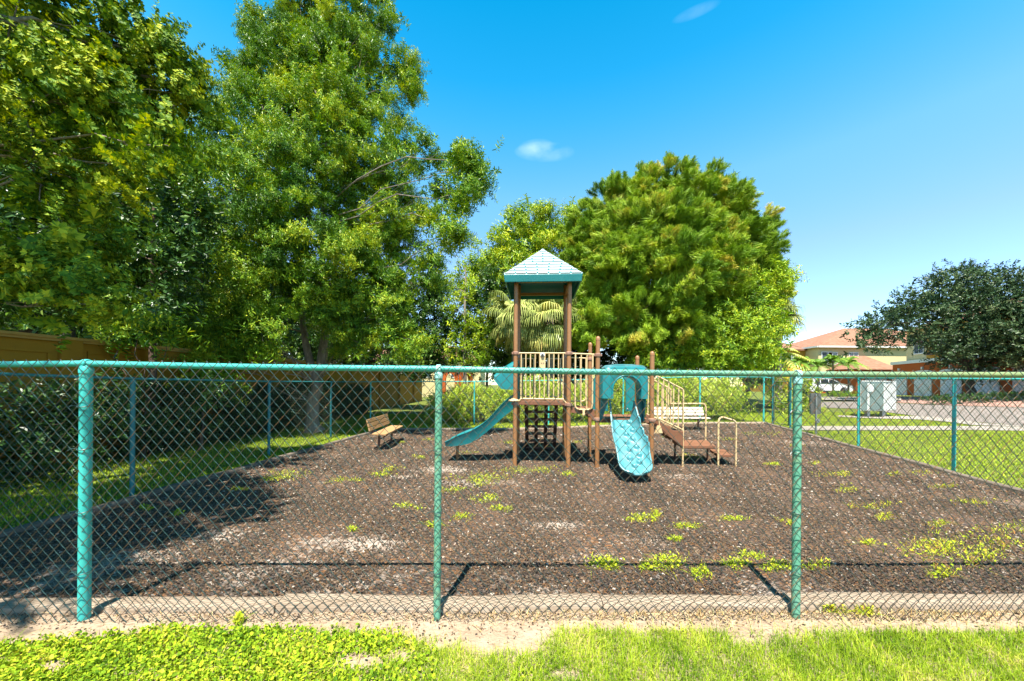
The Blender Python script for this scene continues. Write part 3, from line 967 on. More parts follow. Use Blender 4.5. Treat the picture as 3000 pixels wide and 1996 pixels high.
# back run
BC = [Vector((LX, 14.45, 0))]
for (px, pyb, pyt) in ((1389, 1244, 1118), (2050, 1237, 1104.5), (2237, 1242, 1105)):
    g = ground(px, pyb); BC.append(Vector((g.x, g.y, g.z)))
b0, b1, b2 = BC[1], BC[2], BC[3]
mid1 = b0.lerp(b1, 0.34); mid2 = b0.lerp(b1, 0.67)
for q in (mid1, mid2): q.z = elev(q.x, q.y)
bpts = [BC[0], b0, mid1, mid2, b1, b2]
btop = [z_at(1110, 1119, 14.45), z_at(1389, 1118, b0.y), z_at(1600, 1115, mid1.y), z_at(1830, 1109, mid2.y), z_at(2050, 1104.5, b1.y), z_at(2237, 1105, b2.y)]
far_fence("teal chain-link fence across the back of the playground, tall weeds behind it", bpts, btop, mat_post_t, 0.03,
          [(p.x, p.y, p.z, t) for p, t in zip(bpts, btop)], tuple(b0))
# right run, from the back corner to the gate and from the gate to the near corner
g_lo, g_hi = ground(2315, 1256), ground(2264, 1245)
r1, r2 = ground(2515, 1315), ground(2794, 1384)
rn = Vector((feet[-1].x, feet[-1].y, 0))
rpts = [g_lo, r1, r2, Vector((r2.x * 0.5 + rn.x * 0.5, 4.9, elev(8, 4.9))), rn]
rtop = [z_at(2315, 1107, g_lo.y), z_at(2515, 1107.5, r1.y), z_at(2794, 1110, r2.y), 1.82, 1.80]
far_fence("teal chain-link fence along the sunny right side, lawn and road behind it", rpts, rtop, mat_post_t, 0.03,
          [(p.x, p.y, p.z, t) for p, t in zip(rpts[:4], rtop[:4])], tuple(r1))

# gate in the right-hand run
mat_gate = M("olive_weathered_pipe", (0.12, 0.17, 0.07), (0.18, 0.21, 0.09), scale=5, rough=0.6, spec=0.3)
gate = empty("fence_gate", tuple(g_hi), "narrow chain-link gate with a middle bar near the back right corner", "gate")
zt = z_at(2290, 1110, g_lo.y)
A0, A1 = Vector(g_hi), Vector(g_lo); dv = (A1 - A0).normalized()
A0i, A1i = A0 + dv * 0.08, A1 - dv * 0.09
fr = MB()
up = Vector((0, 0, 1))
z0, z1 = 0.1, zt - A0.z - 0.08
fr.tube([A0i + up * z0, A0i + up * z1], 0.02, 10); fr.tube([A1i + up * z0, A1i + up * z1], 0.02, 10)
for zz in (z0, 0.5 * (z0 + z1), z1): fr.tube([A0i + up * zz, A1i + up * zz], 0.018, 10)
fr.build("gate_frame", mat_gate, gate)
pm = MB(); pm.tube([A0, A0 + up * (z1 + 0.14)], 0.038, 12); pm.lathe(A0 + up * (z1 + 0.14), [(0.042, 0), (0.042, 0.02), (0.02, 0.045)], 12)
pm.build("gate_post", mat_post_d, gate)
lt = MB(); lt.box(A1i + up * (0.5 * (z0 + z1) + 0.12), (0.05, 0.09, 0.07)); lt.build("latch", mat_post_d, gate, bevel=0.006)
for zz in (0.3, z1 - 0.15):
    hg = MB(); hg.box(A0 + dv * 0.045 + up * zz, (0.06, 0.10, 0.06)); hg.build("hinge", mat_post_d, gate, bevel=0.006)
chain_mesh("wire_mesh", [A0i, A1i], [A0i.z + z1, A1i.z + z1], 1, 0.0026, 3, [mat_wire_far], gate, 9)

# short link between corner and gate post
lk = [b2, g_hi]
far_fence("short chain-link panel between the back corner post and the gate", [b2, g_hi], [btop[-1], zt + 0.03], mat_post_t, 0.03, [], tuple(g_hi))

# ------------------------------------------------------------------ landscape timbers round the mulch
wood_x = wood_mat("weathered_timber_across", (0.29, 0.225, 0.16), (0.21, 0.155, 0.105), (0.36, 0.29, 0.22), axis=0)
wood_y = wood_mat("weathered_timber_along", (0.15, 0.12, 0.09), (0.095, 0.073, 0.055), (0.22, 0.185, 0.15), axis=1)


def timber(a, b, wdt, h, mat, label, group, dz=0.0):
    a, b = Vector(a), Vector(b)
    t = (b - a).normalized(); s = Vector((t.y, -t.x, 0)).normalized()
    L_ = (b - a).length; n = max(6, int(L_ / 0.35))
    rings = []
    ph = random.uniform(0, 6)
    for k in range(n + 1):
        p = a.lerp(b, k / n)
        p.z = elev(p.x, p.y) + dz
        wb = 0.010 * math.sin(k * 1.3 + ph) ; hb = 0.006 * math.sin(k * 0.9 + ph * 2)
        hw = wdt / 2
        prof = [(-hw, -0.06), (-hw, h * 0.72), (-hw * 0.86, h * 0.93), (-hw * 0.6, h), (hw * 0.6, h), (hw * 0.86, h * 0.93), (hw, h * 0.72), (hw, -0.06)]
        rings.append([p + s * (u + wb) + up * (v + (hb if v > 0 else 0)) for u, v in prof])
    m = MB(); m.loft(rings, smooth=True)
    o = m.build("landscape_timber", mat, sharp=0.9)
    return tag(o, label, "timber", group)


def ft(x): return Vector((x, front_y(x) + 0.135, 0))


TG = "timbers edging the mulch"
for a, b, lab, dz in ((-5.7, -2.912, "weathered landscape timber along the front, left of the left fence post", -0.010), (-2.906, -1.726, "short weathered front timber just right of the left fence post", 0.0),
                      (-1.72, 0.684, "sun-bleached front timber running behind the middle fence post", 0.012), (0.69, 2.114, "pale front timber ending at the foot of the right fence post", 0.008),
                      (2.12, 5.224, "grey-brown front timber right of the right fence post", 0.018), (5.23, 7.9, "grey-brown front timber at the far right end", 0.018)):
    timber(ft(a), ft(b), 0.14, 0.066, wood_x, lab, TG, dz)
cuts = [2.75, 5.2, 7.7, 10.2, by]
labs = ["dark timber on the left mulch edge, nearest piece", "dark timber on the left mulch edge, second piece back in the tree shade", "dark timber on the left mulch edge, third piece, where the sunlit grass meets it",
        "dark timber on the left mulch edge, farthest piece beside the tan bench"]
for i in range(4):
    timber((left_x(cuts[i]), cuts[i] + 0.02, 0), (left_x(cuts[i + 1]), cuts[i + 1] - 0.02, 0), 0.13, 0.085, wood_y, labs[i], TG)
xs = [MBL[0], -1.8, 2.0, 5.6, MBR[0]]
labs = ["pale timber on the back mulch edge behind the tan bench", "pale timber on the back mulch edge behind the tower", "pale timber on the back mulch edge behind the bumpy slide", "pale timber on the back mulch edge at the back right corner"]
for i in range(4):
    timber((xs[i] + 0.02, back_y(xs[i]), 0), (xs[i + 1] - 0.02, back_y(xs[i + 1]), 0), 0.13, 0.085, wood_x, labs[i], TG)
ys = [2.9, 5.6, 7.9, 10.6, MBR[1]]
labs = ["dark weathered timber on the right mulch edge, nearest piece", "dark weathered timber on the right mulch edge, second piece from the near corner", "dark weathered timber on the right mulch edge, third piece, beside the utility cabinet",
        "dark weathered timber on the right mulch edge, farthest piece by the gate"]
for i in range(4):
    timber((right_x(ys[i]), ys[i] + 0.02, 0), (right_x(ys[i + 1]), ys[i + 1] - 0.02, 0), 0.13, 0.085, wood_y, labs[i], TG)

# ------------------------------------------------------------------ benches
def slat_mat(name, a, b, c, ax): return wood_mat(name, a, b, c, axis=ax, rough=0.6)


mat_brown = M("brown_painted_steel", (0.16, 0.075, 0.045), (0.13, 0.06, 0.038), scale=6, rough=0.5, spec=0.4)


def bench(loc, rz, mat, label, tilt=0.0):
    """six-foot park bench: three back slats, two seat slats, two pedestal legs; local x runs along the bench, front is -y"""
    root = empty("park_bench", loc, label, "bench", "park benches on the mulch")
    R = Matrix.Translation(Vector(loc)) @ Matrix.Rotation(rz, 4, "Z") @ Matrix.Rotation(tilt, 4, "X")
    def W(x, y, z): return R @ Vector((x, y, z))
    rot = R.to_3x3()
    for nm, rows in (("seat_slat", [(-0.16, 0.44, 0), (0.02, 0.435, 0)]), ("back_slat", [(0.175, 0.545, 1), (0.205, 0.645, 1), (0.235, 0.745, 1)])):
        for (y, z, k) in rows:
            m = MB()
            rr = rot @ Matrix.Rotation(-0.29 if k else 0.02, 3, "X")
            m.box(W(0, y, z), (1.83, 0.035 if k else 0.165, 0.088 if k else 0.04), rr)
            m.build(nm, mat, root, bevel=0.007)
    for x in (-0.62, 0.62):
        m = MB()
        m.tube([W(x, 0.0, -0.1), W(x, 0.0, 0.40)], 0.03, 12)
        m.tube([W(x, 0.0, 0.40), W(x, -0.22, 0.415)], 0.022, 10)
        m.tube([W(x, 0.0, 0.26), W(x, -0.20, 0.40)], 0.016, 10)
        m.tube([W(x, 0.0, 0.38), W(x, 0.14, 0.42), W(x, 0.205, 0.52), W(x, 0.268, 0.78)], 0.022, 10)
        m.build("leg", mat_brown, root)
    return root


mat_slat1 = slat_mat("tan_bench_slat", (0.32, 0.18, 0.075), (0.40, 0.24, 0.11), (0.23, 0.15, 0.09), 1)
mat_slat2 = slat_mat("pale_bench_slat", (0.55, 0.46, 0.36), (0.62, 0.54, 0.44), (0.46, 0.38, 0.29), 0)  # paler slats than on the first bench
bench((-3.42, 9.85, 0.0), math.radians(94), mat_slat1, "tan slatted bench seen from its end, beside the left mulch edge", tilt=0.05)
bg_ = ground(2000, 1261)
bench((5.78, bg_.y - 0.05, elev(5.78, bg_.y)), math.radians(3), mat_slat2, "pale slatted bench behind the play structure's stairs")

# ------------------------------------------------------------------ utility cabinet, sign, boulder
mat_cab_w = M("white_cabinet_paint", (0.62, 0.62, 0.58), (0.54, 0.545, 0.52), scale=2, rough=0.55, spec=0.4)
mat_cab_g = M("grey_green_cabinet_door", (0.16, 0.21, 0.195), (0.13, 0.175, 0.165), scale=1.5, rough=0.55, spec=0.4)
mat_galv = M("galvanised_steel", (0.34, 0.35, 0.35), (0.25, 0.26, 0.27), scale=8, rough=0.45, metal=0.6)
c0 = ground(2556, 1222)
cabn = empty("utility_cabinet", tuple(c0), "big white utility cabinet with grey-green doors, on stub legs on the lawn by the road", "utility cabinet")
D0 = c0.y - 0.35
def cb(px, py, Y): return at(px, py, Y)
zb, zt2 = cb(2560, 1204, D0).z, cb(2560, 1119, D0).z
xa, xb = cb(2521, 1150, D0).x, cb(2594, 1150, D0).x
dep = 1.0
xr = cb(2626, 1150, D0 + dep).x; xk = cb(2529, 1150, D0 + dep).x
bd = MB()
bd.hexa([(xa, D0, zb), (xb, D0, zb), (xr, D0 + dep, zb), (xk, D0 + dep, zb), (xa, D0, zt2), (xb, D0, zt2), (xr, D0 + dep, zt2), (xk, D0 + dep, zt2)])
bd.build("body", mat_cab_w, cabn, bevel=0.015)
lid = MB()
lid.hexa([(xa - .03, D0 - .03, zt2 + .002), (xb + .03, D0 - .03, zt2 + .002), (xr + .03, D0 + dep + .03, zt2 + .002), (xk - .0, D0 + dep + .03, zt2 + .002),
          (xa - .03, D0 - .03, zt2 + .045), (xb + .03, D0 - .03, zt2 + .045), (xr + .03, D0 + dep + .03, zt2 + .045), (xk - .0, D0 + dep + .03, zt2 + .045)])
lid.build("lid", mat_cab_w, cabn, bevel=0.01)
for a, b in ((xa + 0.03, xa + 0.30), (xa + 0.42, xb - 0.10)):
    d = MB(); d.box(((a + b) / 2, D0 - 0.012, (zb + zt2) / 2), (b - a, 0.02, zt2 - zb - 0.08)); dd = d.build("door", mat_cab_g, cabn, bevel=0.006)
    h = MB(); h.box((b - 0.05, D0 - 0.035, (zb + zt2) / 2), (0.025, 0.03, 0.12)); h.build("handle", mat_galv, dd, bevel=0.004)
nt_ = MB(); nt_.box((xa + 0.47, D0 - 0.028, zt2 - 0.28), (0.2, 0.006, 0.34)); nt_.build("notice_plate", mat_cab_w, cabn)
for px_l in (2541, 2585):
    g = MB(); p = cb(px_l, 1204, D0 + 0.25); gz = elev(p.x, p.y)
    g.box((p.x, p.y, (gz + zb) / 2 - 0.03), (0.14, 0.14, zb - gz + 0.05)); g.build("leg", mat_galv, cabn, bevel=0.006)

s0 = ground(2393, 1274)
mat_sign = M("weathered_grey_sign_back", (0.10, 0.10, 0.095), (0.16, 0.155, 0.14), scale=5, rough=0.6, metal=0.3, c3=(0.07, 0.06, 0.05), scale3=9)
sg = empty("sign_post", tuple(s0), "grey back of a rounded sign panel on a thin post just outside the right fence", "sign")
Ys = s0.y
pc = at(2391, 1183, Ys); hw = (at(2408, 1183, Ys).x - at(2374, 1183, Ys).x) / 2; hh = (at(2391, 1152, Ys).z - at(2391, 1214, Ys).z) / 2
poly = []
for cx_, cz_, a0 in ((hw - .05, hh - .05, 0), (-hw + .05, hh - .05, 90), (-hw + .05, -hh + .05, 180), (hw - .05, -hh + .05, 270)):
    for k in range(5):
        a = math.radians(a0 + k * 22.5)
        poly.append(pc + Vector((cx_ + .05 * math.cos(a), 0.03, cz_ + .05 * math.sin(a))))
mm = MB(); mm.prism(poly, (0, 0.008, 0)); mm.build("sign_panel", mat_sign, sg)
mm = MB()
mm.box((pc.x, Ys, (s0.z + pc.z + hh) / 2 - 0.06), (0.045, 0.035, pc.z + hh - s0.z + 0.05)); mm.build("post", mat_galv, sg, bevel=0.006)
mm = MB(); mm.lathe((pc.x + 0.02, Ys - 0.03, at(2393, 1233, Ys).z), [(0.0, 0), (0.065, 0.0), (0.075, 0.012), (0.065, 0.03), (0.0, 0.03)], 16, axis=(0, -1, 0)); mm.build("round_plate", mat_galv, sg)

mat_rock = M("pale_limestone", (0.52, 0.42, 0.34), (0.40, 0.31, 0.24), scale=6, rough=0.95, bump=0.9, bscale=14)
rk = MB()
rc = at(1402, 1186, b0.y + 1.0); rings = []
for j in range(9):
    ph = PI * j / 8; rr_ = max(math.sin(ph), 0.03)
    rings.append([Vector((rc.x + 0.17 * rr_ * math.cos(2 * PI * k / 14) * (1 + .22 * math.sin(k * 2.1 + j)), rc.y + 0.2 * rr_ * math.sin(2 * PI * k / 14), 0.44 - 0.46 * math.cos(ph) * (1 + .1 * math.sin(k + j * 2)))) for k in range(14)])
rk.loft(rings)
tag(rk.build("boulder", mat_rock, sharp=2), "pale upright boulder half hidden in the tall weeds behind the back fence", "boulder")
# ------------------------------------------------------------------ the play structure
O = Vector((0.07, 7.42, 0))
YAW = math.radians(-4.0)
cu, su = math.cos(YAW), math.sin(YAW)
def W(u, v, z): return Vector((O.x + cu * u - su * v, O.y + su * u + cu * v, z))
def Wd(u, v, z): return Vector((cu * u - su * v, su * u + cu * v, z))
ROTY = Matrix.Rotation(YAW, 3, "Z")

m_post = M("brown_powder_coat", (0.25, 0.115, 0.044), (0.285, 0.135, 0.052), scale=2.5, rough=0.42, spec=0.45, bump=0.05, bscale=90, c3=(0.33, 0.175, 0.08), scale3=5, t3=(0.55, 0.8))
m_tan = M("tan_powder_coat", (0.52, 0.37, 0.18), (0.58, 0.42, 0.22), scale=4, rough=0.45, spec=0.4, c3=(0.34, 0.215, 0.115), scale3=16, t3=(0.62, 0.78))
m_deck = M("brown_vinyl_deck", (0.19, 0.082, 0.042), (0.16, 0.068, 0.034), scale=3, rough=0.6, spec=0.3, bump=0.1, bscale=80)
m_clamp = M("worn_brown_clamp", (0.20, 0.09, 0.055), (0.34, 0.21, 0.15), scale=14, rough=0.5, spec=0.4)
m_teal = M("teal_moulded_plastic", (0.004, 0.140, 0.148), (0.007, 0.165, 0.173), scale=1.6, rough=0.36, spec=0.5, bump=0.04, bscale=140, c3=(0.03, 0.20, 0.205), scale3=4, t3=(0.52, 0.8))
m_teal_l = M("faded_sunlit_teal_plastic", (0.045, 0.20, 0.22), (0.065, 0.235, 0.255), scale=2.0, rough=0.36, spec=0.5, bump=0.05, bscale=120, c3=(0.20, 0.34, 0.37), scale3=3.5, t3=(0.5, 0.8))  # faded plastic with bleached blotches; paler base also paints in sunlight
m_shin = M("chalky_faded_shingles", (0.29, 0.365, 0.39), (0.33, 0.405, 0.43), scale=2.5, rough=0.5, spec=0.4, c3=(0.24, 0.35, 0.385), scale3=6, t3=(0.55, 0.8))
m_climb = M("dark_brown_climber_plastic", (0.075, 0.035, 0.022), (0.06, 0.028, 0.018), scale=3, rough=0.5, spec=0.4)
m_white = M("white_plate", (0.7, 0.68, 0.62), rough=0.5)
m_black = M("black_rubber", (0.02, 0.02, 0.02), rough=0.6)

ps = empty("play_structure", tuple(O), "brown and teal playground tower with shingled roof, straight slide, bumpy slide and stairs", "play structure")
S1, U2, U3 = 1.08, 1.655, 2.72

# posts
def ppost(u, v, h, dome):
    b = MB()
    b.tube([W(u, v, -0.2), W(u, v, h)], 0.0445, 20)
    o = b.build("post", m_post, ps)
    if dome:
        c = MB(); c.lathe(W(u, v, h - 0.01), [(0.047, 0), (0.047, 0.03), (0.043, 0.055), (0.032, 0.075), (0.015, 0.086), (0.002, 0.089)], 18); c.build("cap", m_post, o)
    return o


def clamp(parent, u, v, z):
    c = MB()
    c.lathe(W(u, v, z - 0.035), [(0.047, 0), (0.057, 0.006), (0.059, 0.02), (0.059, 0.05), (0.057, 0.064), (0.047, 0.07)], 18)
    c.box(W(u + 0.055, v, z), (0.045, 0.035, 0.045), ROTY); c.box(W(u - 0.055, v, z), (0.045, 0.035, 0.045), ROTY)
    c.build("clamp", m_clamp, parent)


for v in (0.0, 1.08):
    for u, h, dome, zs in ((0, 4.0, False, (1.30, 2.335)), (S1, 4.0, False, (1.30, 2.335)), (U2, 2.60, True, (1.01, 2.30)), (U3, 2.30, True, (1.01,))):
        p = ppost(u, v, h, dome)
        for z in zs: clamp(p, u, v, z)

# roof
cx, cy, H = 0.54, 0.54, 0.775
ze, zf, za = 3.725, 3.885, 4.64
rf = MB()
def sq(h, z): return [W(cx - h, cy - h, z), W(cx + h, cy - h, z), W(cx + h, cy + h, z), W(cx - h, cy + h, z)]
o1, o2, o3, ap = sq(H - 0.02, ze), sq(H, zf - 0.015), sq(H - 0.012, zf), W(cx, cy, za)
vs = o1 + o2 + o3 + [ap]
fs = []
for k in range(4):
    j = (k + 1) % 4
    fs += [(k, j, 4 + j, 4 + k), (4 + k, 4 + j, 8 + j, 8 + k), (8 + k, 8 + j, 12)]
i1, i2, iap = sq(H - 0.05, ze), sq(H - 0.05, zf - 0.03), W(cx, cy, za - 0.06)
b0_ = len(vs); vs += i1 + i2 + [iap]
for k in range(4):
    j = (k + 1) % 4
    fs += [(k, b0_ + k, b0_ + j, j), (b0_ + k, b0_ + 4 + k, b0_ + 4 + j, b0_ + j), (b0_ + 4 + k, b0_ + 8, b0_ + 4 + j)]
rf.add(vs, fs)
roof = rf.build("roof", m_teal, ps, fix=False, bevel=0.012)
sh = MB()
NC = 9
for k in range(4):
    a = Wd(*((0, -1, 0), (1, 0, 0), (0, 1, 0), (-1, 0, 0))[k])            # outward
    t = Wd(*((1, 0, 0), (0, 1, 0), (-1, 0, 0), (0, -1, 0))[k])            # along the eave
    c = W(cx, cy, 0)
    slope = (za - zf) / (H - 0.012)
    nrm = (a * slope + up).normalized()
    dn = (a - up * slope).normalized()
    for i in range(NC):
        r0 = (H - 0.012) * (1 - i / NC); r1 = (H - 0.012) * (1 - (i + 1) / NC)
        w0 = r0
        ns_ = max(1, int(round(2 * w0 / 0.23)))
        offs = 0.5 if i % 2 else 0.0
        for q in range(-1, ns_ + 1):
            x0 = -w0 + (q + offs) * 2 * w0 / ns_ + 0.014; x1 = -w0 + (q + 1 + offs) * 2 * w0 / ns_ - 0.014
            def P(x, r, lift):
                x = max(-r, min(r, x))
                return c + a * r + t * x + up * (zf + (H - 0.012 - r) * slope) + nrm * lift
            if min(x1, r0) - max(x0, -r0) < 0.03: continue
            ra, rb = r0 + (0.004 if i == 0 else -0.004), r1 + 0.002
            rm, l0, lm, l1 = (ra + rb) / 2, 0.019, 0.012, 0.004
            g = 0.014
            sh.hexa([P(x0, ra, -0.004), P(x1, ra, -0.004), P(x1, rm, -0.004), P(x0, rm, -0.004), P(x0, ra, l0), P(x1, ra, l0), P(x1, rm, lm), P(x0, rm, lm)])
            sh.hexa([P(x0 - g, rm - .001, -0.004), P(x1 + g, rm - .001, -0.004), P(x1 + g, rb, -0.004), P(x0 - g, rb, -0.004), P(x0 - g, rm - .001, lm), P(x1 + g, rm - .001, lm), P(x1 + g, rb, l1), P(x0 - g, rb, l1)])
cap_ = MB()
sh.build("roof_shingles", m_shin, roof)
cap_.lathe(W(cx, cy, za - 0.02), [(0.05, 0), (0.03, 0.025), (0.002, 0.04)], 4); cap_.build("finial", m_shin, roof)
# inner roof frame: a brown ring near the top of the posts
fr = MB()
for p, q in ((( -0.0, 0), (S1, 0)), ((S1, 0), (S1, 1.08)), ((S1, 1.08), (0, 1.08)), ((0, 1.08), (0, 0))):
    fr.bar(W(p[0], p[1], 3.80), W(q[0], q[1], 3.80), 0.04, 0.06)
fr.build("roof_frame", m_post, roof)

# decks
def deck(u0, u1, v0, v1, z, th=0.085):
    d = MB()
    d.hexa([W(u0, v0, z - th), W(u1, v0, z - th), W(u1, v1, z - th), W(u0, v1, z - th), W(u0, v0, z), W(u1, v0, z), W(u1, v1, z), W(u0, v1, z)])
    o = d.build("deck", m_deck, ps, bevel=0.01)
    for k in range(9):
        h = MB()
        uu = u0 + 0.16 + k * (u1 - u0 - 0.32) / 8
        wd = 0.012 if k % 3 else 0.03
        h.box(W(uu, v0 - 0.0005, z - th * 0.45), (wd, 0.003, 0.010), ROTY)
        h.build("slot", m_black, o)
    return o


deck(0.05, S1 - 0.05, 0.0, 1.08, 1.362)
deck(U2 + 0.05, U3 - 0.05, -0.02, 1.08, 1.03)
# stepped bridge between the decks
st = MB()
st.hexa([W(S1 + 0.05, 0.07, 1.13), W(U2 - 0.05, 0.07, 1.13), W(U2 - 0.05, 1.01, 1.13), W(S1 + 0.05, 1.01, 1.13), W(S1 + 0.05, 0.07, 1.20), W(U2 - 0.05, 0.07, 1.20), W(U2 - 0.05, 1.01, 1.20), W(S1 + 0.05, 1.01, 1.20)])
for v in (0.02, 1.03):
    st.prism([W(S1 + 0.045, v, 1.30), W(S1 + 0.13, v, 1.22), W(U2 - 0.17, v, 1.22), W(U2 - 0.05, v, 1.20), W(U2 - 0.045, v, 0.96), W(U2 - 0.11, v, 1.0), W(U2 - 0.17, v, 1.10), W(S1 + 0.045, v, 1.13)], Wd(0, 0.03, 0))
st.build("bridge_step", m_deck, ps, bevel=0.006)


# tan barriers
def rails(name, tubes, bars, parent=ps):
    b = MB()
    for p, r in tubes: b.tube(p, r, 10)
    o = b.build(name, m_tan, parent)
    for p, r in bars:
        c = MB(); c.tube(p, r, 8); c.build("baluster", m_tan, o)
    return o


zt_, zb_ = 2.335, 1.405
n_b = 10
for v, nm in ((-0.0, "front"),):
    rails("barrier", [([W(0.05, v, zt_), W(S1 - 0.05, v, zt_)], 0.016), ([W(0.10, v, zb_), W(S1 - 0.10, v, zb_)], 0.016), ([W(0.05, v, 1.33), W(0.12, v, zb_)], 0.014), ([W(S1 - 0.05, v, 1.33), W(S1 - 0.12, v, zb_)], 0.014)],
          [([W(0.115 + (S1 - 0.23) * k / (n_b - 1), v, zb_), W(0.115 + (S1 - 0.23) * k / (n_b - 1), v, zt_)], 0.0125) for k in range(n_b)])
# small plate on the barrier
pl = MB(); pl.box(W(0.545, -0.03, 2.17), (0.125, 0.03, 0.30), ROTY); plo = pl.build("sight_plate", m_tan, ps, bevel=0.01)
q = MB(); q.tube([W(0.545, -0.06, 2.30), W(0.545, 0.05, 2.30)], 0.045, 14); q.build("sight_tube", m_white, plo)
q = MB(); q.tube([W(0.545, -0.075, 2.285), W(0.545, -0.06, 2.285)], 0.03, 12); q.build("lens", m_black, plo)
for du in (-0.022, 0.022):
    q = MB(); q.tube([W(0.545 + du, -0.05, 2.13), W(0.545 + du, -0.044, 2.13)], 0.010, 8); q.build("bolt", m_black, plo)


def uloop(u0, u1, v, zt2, zb2, r=0.017, rad=0.09):
    p = [W(u0, v, zt2)]
    p.append(W(u0, v, zb2 + rad))
    for k in range(1, 7):
        a = PI + (PI / 2) * k / 6
        p.append(W(u0 + rad + rad * math.cos(a), v, zb2 + rad + rad * math.sin(a)))
    for k in range(7):
        a = 1.5 * PI + (PI / 2) * k / 6
        p.append(W(u1 - rad + rad * math.cos(a), v, zb2 + rad + rad * math.sin(a)))
    p.append(W(u1, v, zt2))
    return p


for v, a, b, zb2 in ((0.0, 1.21, 1.555, 1.20), (1.08, 1.17, 1.565, 1.32)):
    rails("loop_rail", [([W(S1 + 0.05, v, 2.33), W(U2 - 0.05, v, 2.31)], 0.016), (uloop(a, b, v, 2.32, zb2), 0.017)],
          [([W(a + (b - a) * k / 3, v, zb2), W(a + (b - a) * k / 3, v, 2.32)], 0.012) for k in (1, 2)])
kn = MB(); kn.lathe(W(1.38, -0.02, 1.08), [(0.028, 0), (0.035, 0.03), (0.022, 0.06), (0.03, 0.10), (0.02, 0.13)], 10); kn.build("knob", m_tan, ps)
# back of the high deck: two hand-loops either side of the climber
rails("hand_loop", [([W(0.05, 1.08, 2.30), W(0.42, 1.08, 2.30)], 0.013), (uloop(0.10, 0.36, 1.08, 2.29, 1.42, rad=0.07), 0.016)], [])
rails("hand_loop", [([W(0.66, 1.08, 2.30), W(S1 - 0.05, 1.08, 2.30)], 0.013), (uloop(0.68, 0.98, 1.08, 2.29, 1.42, rad=0.07), 0.016)], [])

# climber behind the high deck
cl = MB()
for k in range(4):
    uu = 0.185 + 0.71 * k / 3
    cl.bar(W(uu, 1.14, 1.30), W(uu + (0.54 - uu) * 0.05, 1.80, 0.0), 0.085, 0.05, up=Wd(0, 1, 0.5))
cl_o = cl.build("climber", m_climb, ps, bevel=0.008)
for k in range(7):
    t = (k + 0.35) / 7
    vv = 1.14 + 0.66 * t; zz = 1.30 * (1 - t)
    c = MB(); c.box(W(0.54, vv + 0.02, zz), (0.74, 0.17, 0.055), ROTY); c.build("climber_step", m_climb, cl_o, bevel=0.012)

# ---- straight slide on the left
TOPC = [(0.06, 1.53), (-0.10, 1.45), (-0.27, 1.30), (-0.42, 1.13), (-0.56, .965), (-0.77, .80), (-0.97, .685), (-1.17, .62), (-1.31, .555), (-1.42, .49), (-1.50, .455)]
BOTC = [(0.06, 1.25), (-0.14, 1.11), (-0.35, .93), (-0.48, .80), (-0.60, .70), (-0.77, .555), (-0.97, .435), (-1.15, .39), (-1.28, .375), (-1.40, .36), (-1.50, .36)]
def interp(tab, n):
    tab = np.array(tab); d = np.concatenate([[0], np.cumsum(np.linalg.norm(np.diff(tab, axis=0), axis=1))]); d /= d[-1]
    t = np.linspace(0, 1, n)
    xs_, zs_ = np.interp(t, d, tab[:, 0]), np.interp(t, d, tab[:, 1])
    for _ in range(3):
        xs_[1:-1] = (xs_[:-2] + 2 * xs_[1:-1] + xs_[2:]) / 4; zs_[1:-1] = (zs_[:-2] + 2 * zs_[1:-1] + zs_[2:]) / 4
    return np.stack([xs_, zs_], -1)
TI, BI = interp(TOPC, 36), interp(BOTC, 36)
sl = MB(); rings = []
v0, v1 = 0.20, 0.80
for (tu, tz), (bu, bz) in zip(TI, BI):
    f = 0.30
    fu, fz = bu + (tu - bu) * f, bz + (tz - bz) * f
    mu, mz = bu + (tu - bu) * 0.93, bz + (tz - bz) * 0.93
    rings.append([W(bu, v0 + 0.03, bz), W(tu, v0, tz - 0.01), W(tu, v0 - 0.012, tz + 0.006), W(tu, v0 + 0.012, tz + 0.018), W(mu, v0 + 0.045, mz), W(fu, v0 + 0.08, fz + 0.02), W(fu, v0 + 0.14, fz),
                  W(fu, v1 - 0.14, fz), W(fu, v1 - 0.08, fz + 0.02), W(mu, v1 - 0.045, mz), W(tu, v1 - 0.012, tz + 0.018), W(tu, v1 + 0.012, tz + 0.006), W(tu, v1, tz - 0.01), W(bu, v1 - 0.03, bz)])
sl.loft(rings)
slide = sl.build("straight_slide", m_teal, ps, sharp=0.9)
lg = MB(); lg.tube([W(-1.30, 0.5, -0.1), W(-1.30, 0.5, 0.40)], 0.03, 12); lg.build("slide_leg", m_post, slide)
lp_ = MB(); lp_.lathe(W(-0.03, 0.0, 1.345), [(0.005, 0), (0.09, 0.0), (0.11, 0.02), (0.09, 0.045), (0.03, 0.07), (0.002, 0.075)], 18); lp_.build("corner_pad", m_tan, ps)
